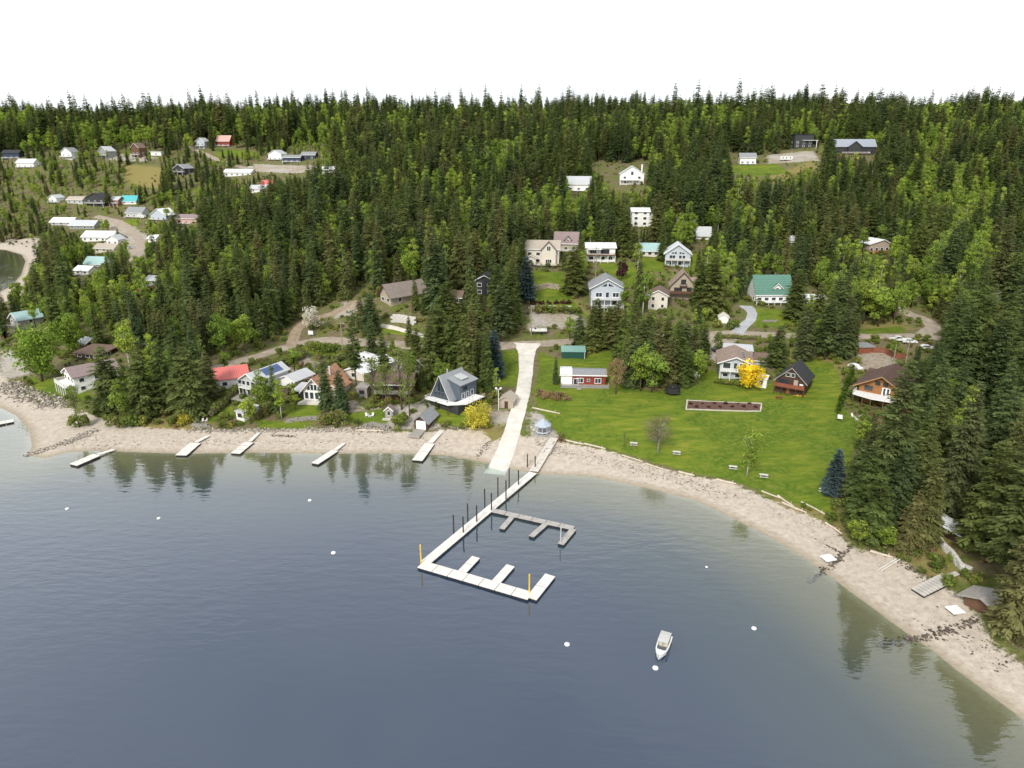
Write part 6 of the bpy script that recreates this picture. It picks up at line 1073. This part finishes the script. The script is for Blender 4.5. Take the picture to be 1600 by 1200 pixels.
def hedge(px, w, h, name, lb, m=L_hedge):
    P = np.array(dense([tuple(at(*q))[:2] for q in px], .3)); g = np.random.default_rng(len(px) + int(px[0][0])); n = int(len(P) * .3 * (w + 2 * h) * 7); c = at(*px[0]); k = g.integers(1, len(P) - 1, n); t = P[k + 1] - P[k - 1]; t /= np.linalg.norm(t, axis=1)[:, None] + 1e-9; nn = np.c_[-t[:, 1], t[:, 0]]
    a = g.uniform(-.25, math.pi + .25, n); ca, sa = np.cos(a), np.sin(a); rad = g.uniform(.82, 1.05, n) * (1 + .1 * np.sin(k * .21)); sq = 1 / np.maximum(np.abs(ca), np.abs(sa)) ** .55
    off = ca * sq * rad * w / 2; z = np.maximum(.05, h * .45 + sa * sq * rad * h * .55); xy = P[k] + nn * off[:, None]; q = np.c_[xy[:, 0] - c.x, xy[:, 1] - c.y, z + height(xy[:, 0], xy[:, 1]) - c.z]
    nr_ = np.c_[nn * ca[:, None], sa] + g.normal(0, .5, (n, 3)); nr_ /= np.linalg.norm(nr_, axis=1)[:, None]; A = np.cross(nr_, g.normal(size=(n, 3))); A /= np.linalg.norm(A, axis=1)[:, None]; B = np.cross(nr_, A); s = g.uniform(.16, .34, n)[:, None]
    V = np.stack([q - A * s, q - B * s * .8, q + A * s, q + B * s * .8], 1).reshape(-1, 3); e = empty(name, c, 0, lb, 'hedge'); me = np_mesh('leaves', V, np.arange(len(V)).reshape(-1, 4), m, {'tint': ('FLOAT', np.repeat(g.uniform(.75, 1.25, n), 4))}); o = bpy.data.objects.new('leaves', me); COL.objects.link(o); o.parent = e
    Q = P[::2]; core = MB(); core.tube([(x - c.x, y - c.y, gz(x, y) - c.z + h * .42) for x, y in Q], min(w, h) * .36, 6); core.build('stems', bark, e)
    for x, y in P[::4]: BLOCK.append((x, y, w * .95))
hedge([(416,586),(440,574),(462,564),(478,557)], 4.0, 3.6, 'garden_hedge', 'big rounded olive hedge between the road and the solar panel house'); hedge([(447,618),(475,600),(505,582),(530,564),(545,552)], 2.8, 2.4, 'garden_hedge', 'long clipped green hedge between the vegetable garden and the chalet'); hedge([(330,652),(350,634),(372,612)], 2.6, 2.6, 'garden_hedge', 'dark hedge between the coral red roof and the solar panel house'); hedge([(1122,528),(1150,529),(1190,531)], 1.4, 1.3, 'roadside_hedge', 'low row hedge along the shore road above the balcony house')
# ------------------------------------------------------------------ forest: tested against what the photograph leaves open
OPEN_PX = [[(0,600),(60,598),(150,622),(330,640),(360,640),(372,615),(480,636),(700,640),(800,640),(770,600),(772,545),(900,542),(940,560),(975,612),(1030,618),(1110,598),(1215,612),(1300,570),(1310,640),(1330,655),(1318,720),(1285,770),(1312,850),(1420,862),(1480,905),(1540,960),(1600,1060),(0,1060)],
           [(470,528),(560,530),(556,545),(480,545)],[(800,530),(860,534),(850,542),(800,545)],[(360,560),(440,538),(446,546),(370,572)],[(825,425),(885,425),(930,495),(912,520),(828,518)],[(1140,478),(1180,474),(1180,512),(1150,525),(1120,520)],
           [(1340,512),(1400,488),(1460,490),(1465,522),(1360,532)],[(540,462),(580,466),(570,486),(520,492)],[(600,492),(668,494),(668,530),(600,516)],[(1002,402),(1036,402),(1036,425),(1002,422)],
           [(0,376),(70,376),(60,410),(38,440),(0,448)],[(190,348),(230,356),(228,398),(205,398)],[(395,252),(500,254),(480,272),(410,270)],[(195,258),(255,262),(250,285),(202,282)],
           [(1178,476),(1240,476),(1240,508),(1185,510)],[(920,250),(1010,252),(1010,292),(960,294)],[(1140,236),(1200,238),(1275,225),(1280,252),(1215,275),(1140,268)],[(930,398),(975,400),(985,432),(940,428)],[(1425,855),(1470,832),(1525,860),(1530,900),(1470,905)],
           [(905,545),(870,535),(868,560),(905,570)],[(1105,525),(1190,528),(1195,560),(1115,570)],[(1225,548),(1300,560),(1320,575),(1230,566)]]
ZONE_PX = [[(-60,240),(-60,540),(20,535),(60,525),(125,535),(185,570),(315,572),(345,556),(425,533),(465,500),(530,472),(575,455),(640,480),(668,520),(800,524),(822,470),(835,520),(870,540),(915,540),(960,545),(980,605),(1030,607),(1100,575),(1105,530),(1190,526),(1200,560),(1290,556),(1335,548),(1425,560),(1425,640),(1340,690),(1312,800),(1335,852),(1440,858),(1480,830),(1515,850),(1545,935),(1600,1010),(1700,1000),(1700,240)]]
zone_px = np.array(ZONE_PX[0], float)
yard_px = np.array([(150,600),(330,610),(345,575),(440,545),(800,548),(800,600),(760,612),(660,640),(540,642),(440,642),(380,600),(330,652),(170,660)], float)
def forest():
    cand = []
    g = np.random.default_rng(21)
    # rings of constant depth, spacing grows with distance
    y = 100.0
    while y < 1130:
        sp = 5.0 + y * .0040 + max(0, y - 400) * .0035
        xs = np.arange(-y * .86 - 20, y * .86 + 20, sp)
        cand.append(np.stack([xs + g.uniform(-.46, .46, len(xs)) * sp, y + g.uniform(-.46, .46, len(xs)) * sp], -1)); y += sp * .95
    C = np.concatenate(cand); x, y = C[:, 0], C[:, 1]; z = height(x, y)
    px, py, dep = project(x, y, z)
    ok = (shore(x, y) > 14) & (px > -70) & (px < 1670)
    yard = inside(yard_px, px, py) & ~inside(zone_px, px, py)
    ok &= (py < 245) | inside(zone_px, px, py) | (yard & (g.random(len(x)) < .8))
    for Q, w in ROADS['all']:
        lo, hi = Q.min(0) - 8, Q.max(0) + 8; k = np.where((x > lo[0]) & (x < hi[0]) & (y > lo[1]) & (y < hi[1]))[0]
        if len(k): ok[k[segdist(Q, x[k], y[k], False) < w / 2 + 1.6]] = False
    for bx_, by_, br in BLOCK: ok &= (x - bx_) ** 2 + (y - by_) ** 2 > (br + 1.2) ** 2
    for bx_, by_, br in TREES_BY_HAND: ok &= (x - bx_) ** 2 + (y - by_) ** 2 > (br + 1.0) ** 2
    for P in LAWN + DIRT: ok &= ~inside(P, x, y)
    x, y, z, px, py, dep = (q[ok] for q in (x, y, z, px, py, dep)); n = len(x)
    # which kind grows where: patches of broadleaf trees among the firs
    patch = .6 * np.sin(x * .021 + 2 * np.sin(y * .013)) * np.sin(y * .024 + 1.1) + .45 * np.sin(x * .057 - y * .031) + g.normal(0, .7, n)
    left = (px < 420) & (py > 400); high = py < 230
    grove = (px > 1290) & (py > 520); town = (px < 520) & (py < 400) & (y > 480) & (y < 790)
    leafy = patch > np.where(left, .15, np.where(grove, 1.75, np.where(high, -.2, np.where(town, -.05, .12))))
    var = np.where(leafy, g.integers(0, 5, n), g.integers(0, 7, n)); var = np.where(~leafy & (g.random(n) < .25), 0, var)
    H = np.where(leafy, g.uniform(.62, 1.12, n), np.clip(g.normal(.82, .2, n), .4, 1.3))
    H *= np.where((py > 500) & (px < 1300), .82, 1.0) * np.where(town, .8, 1.0) * (1 + .14 * np.sin(x * .03 + 1.7) * np.sin(y * .027)); H *= 1 + .5 * sstep(380, 800, dep) * ~town; thin = town & (g.random(n) < .08)
    ph = np.array([PROTO[k][2] for k in FIRS] + [PROTO[k][2] for k in LEAFS]); pr = np.array([PROTO[k][3] for k in FIRS] + [PROTO[k][3] for k in LEAFS])
    def blocked(H):
        hh = ph[np.where(leafy, var + 7, var)] * H; rad = pr[np.where(leafy, var + 7, var)] * H
        bad = np.zeros(n, bool)
        for t, w in ((.1, .9), (.3, .85), (.5, .65), (.72, .4), (.97, 0)):
            _, qy, _ = project(x, y, z + hh * t)
            for sgn in (-1, 1):
                qx = px + sgn * w * rad * F / dep * .75
                for P in OPEN_PX:
                    P = np.array(P, float); lo, hi = P.min(0), P.max(0)
                    k = np.where((qx > lo[0]) & (qx < hi[0]) & (qy > lo[1]) & (qy < hi[1]) & ~bad)[0]
                    if len(k): bad[k] |= inside(P, qx[k], qy[k])
                for x0, x1, y0, y1, dd in SEEN:
                    bad |= (qx > x0) & (qx < x1) & (qy > y0) & (qy < y1) & (dep < dd)
        return bad, hh
    bad, hh = blocked(H)
    H2 = np.where(bad, H * .5, H); bad2, hh = blocked(H2); bad3 = bad2 & True
    H3 = np.where(bad3, H2 * .5, H2); bad4, hh = blocked(H3)
    k = ~bad4 & ~thin & ~((H3 < .3) & (g.random(n) < .4)); H = H3
    return [(x[i], y[i], z[i], bool(leafy[i]), int(var[i]), float(H[i]), float(hh[i] * F / dep[i]), float(px[i]), float(py[i])) for i in np.where(k)[0]]
TR = forest()
print('forest trees', len(TR))
def in_view(t): return -10 < t[7] < 1610
firs = sorted([t for t in TR if not t[3]], key=lambda t: -t[6] * in_view(t)); leafs = sorted([t for t in TR if t[3]], key=lambda t: -t[6] * in_view(t))
def region(t):
    px, py = t[7], t[8]
    if px > 1290 and py > 560: return 0
    if px < 430 and py > 380: return 1
    if 840 < px < 1120 and py > 480: return 2
    if py > 430: return 3
    if 980 > px > 840 or px > 980: return 5 if px < 1130 else 6
    return 4
RN = ['the grove behind the stranded grey dock', 'the headland woods beside the stony point', 'the thicket between red cabin and shore road', 'the yards along the shore road', 'the hillside forest above the shore road', 'the hillside between the white houses', 'the steep forest below the long black house']
ADJ = {'fir_tree': ['full crowned', 'broad spreading', 'slender', 'compact', 'ragged', 'squat dense', 'bare stemmed'], 'leafy_tree': ['rounded', 'narrow white trunked', 'wide', 'tall white trunked', 'low bushy']}
def single(t, name, word, keys):
    r = region(t); word = ADJ[name][t[4]] + ' ' + word
    plant(keys[t[4]], (t[0], t[1], t[2] - .05), t[5], random.uniform(0, 6.28), name, '%s growing in %s' % (word, RN[r]), 'tree', '%s %ss in %s' % (ADJ[name][t[4]], name.replace('_', ' '), RN[r]), random.uniform(.85, 1.15))
for t in firs[:300]: single(t, 'fir_tree', 'green fir', FIRS)
for t in leafs[:290]: single(t, 'leafy_tree', 'green tree', LEAFS)
def scatter(name, rest, keys, label):
    col = bpy.data.collections.new('shapes of ' + name)
    for i, k in enumerate(keys):
        cm, tm, h, r = PROTO[k]
        m = cm.copy(); bm = bmesh.new(); bm.from_mesh(cm); nf = len(bm.faces); bm.from_mesh(tm)
        bm.faces.ensure_lookup_table()
        for f in bm.faces[nf:]: f.material_index = 1
        lay = bm.verts.layers.float.get('tint')
        bm.to_mesh(m); bm.free()
        m.materials.clear(); m.materials.append(cm.materials[0]); m.materials.append(tm.materials[0])
        col.objects.link(bpy.data.objects.new('%s_shape_%02d' % (name, i), m))
    P = np.array([(t[0], t[1], t[2]) for t in rest], np.float32)
    me = bpy.data.meshes.new(name); me.vertices.add(len(P)); me.vertices.foreach_set('co', P.ravel())
    for an, typ, arr in (('vid', 'INT', [t[4] for t in rest]), ('size', 'FLOAT', [t[5] for t in rest]), ('turn', 'FLOAT', NPR.uniform(0, 6.28, len(rest)))):
        a = me.attributes.new(an, typ, 'POINT'); a.data.foreach_set('value', arr)
    o = bpy.data.objects.new(name, me); COL.objects.link(o); tag(o, label, 'forest', kind='stuff')
    ng = bpy.data.node_groups.new(name, 'GeometryNodeTree'); ng.interface.new_socket('Geometry', in_out='INPUT', socket_type='NodeSocketGeometry'); ng.interface.new_socket('Geometry', in_out='OUTPUT', socket_type='NodeSocketGeometry')
    n = ng.nodes.new; l = ng.links.new
    gi, go_ = n('NodeGroupInput'), n('NodeGroupOutput'); ci = n('GeometryNodeCollectionInfo'); ci.inputs['Collection'].default_value = col
    ci.inputs['Separate Children'].default_value = True; ci.inputs['Reset Children'].default_value = True
    ip = n('GeometryNodeInstanceOnPoints'); ip.inputs['Pick Instance'].default_value = True
    def attr(nm, ty):
        a = n('GeometryNodeInputNamedAttribute'); a.data_type = ty; a.inputs['Name'].default_value = nm; return a.outputs['Attribute']
    cx = n('ShaderNodeCombineXYZ'); l(attr('turn', 'FLOAT'), cx.inputs[2])
    l(gi.outputs[0], ip.inputs['Points']); l(ci.outputs[0], ip.inputs['Instance']); l(attr('vid', 'INT'), ip.inputs['Instance Index']); l(cx.outputs[0], ip.inputs['Rotation']); l(attr('size', 'FLOAT'), ip.inputs['Scale'])
    l(ip.outputs[0], go_.inputs[0]); md = o.modifiers.new('scatter', 'NODES'); md.node_group = ng
scatter('fir_forest', firs[300:], FIRS, 'dense dark fir forest covering the hillside')
scatter('leafy_forest', leafs[290:], LEAFS, 'light green leafy trees scattered through the hillside forest')

# low brush between the houses and at the forest edge
def brush():
    g = np.random.default_rng(3); n = 15000
    px = g.uniform(-20, 1620, n); py = 700 - 470 * g.random(n) ** .8
    d = np.where(g.random(n) < .7, g.uniform(120, 420, n), g.uniform(420, 800, n)); th_ = g.uniform(-.68, .68, n); x, y = d * np.sin(th_), d * np.cos(th_); z = height(x, y); ok = shore(x, y) > 13
    for Q, w in ROADS['all']: 
        k = np.where(ok)[0]; ok[k[segdist(Q, x[k], y[k], False) < w / 2 + .8]] = False
    for bx_, by_, br in BLOCK: ok &= (x - bx_) ** 2 + (y - by_) ** 2 > (br * .95) ** 2
    for P in LAWN + DIRT + [SAND]: ok &= ~inside(P, x, y)
    i = np.where(ok)[0]
    return [(x[k], y[k], z[k], False, int(g.choice(3, p=[.5, .42, .08])), float(g.uniform(.3, 1.0))) for k in i]
scatter('undergrowth', brush(), ['shrub0', 'shrub1', 'drybush'], 'low brush and bramble undergrowth between the trees and yards')
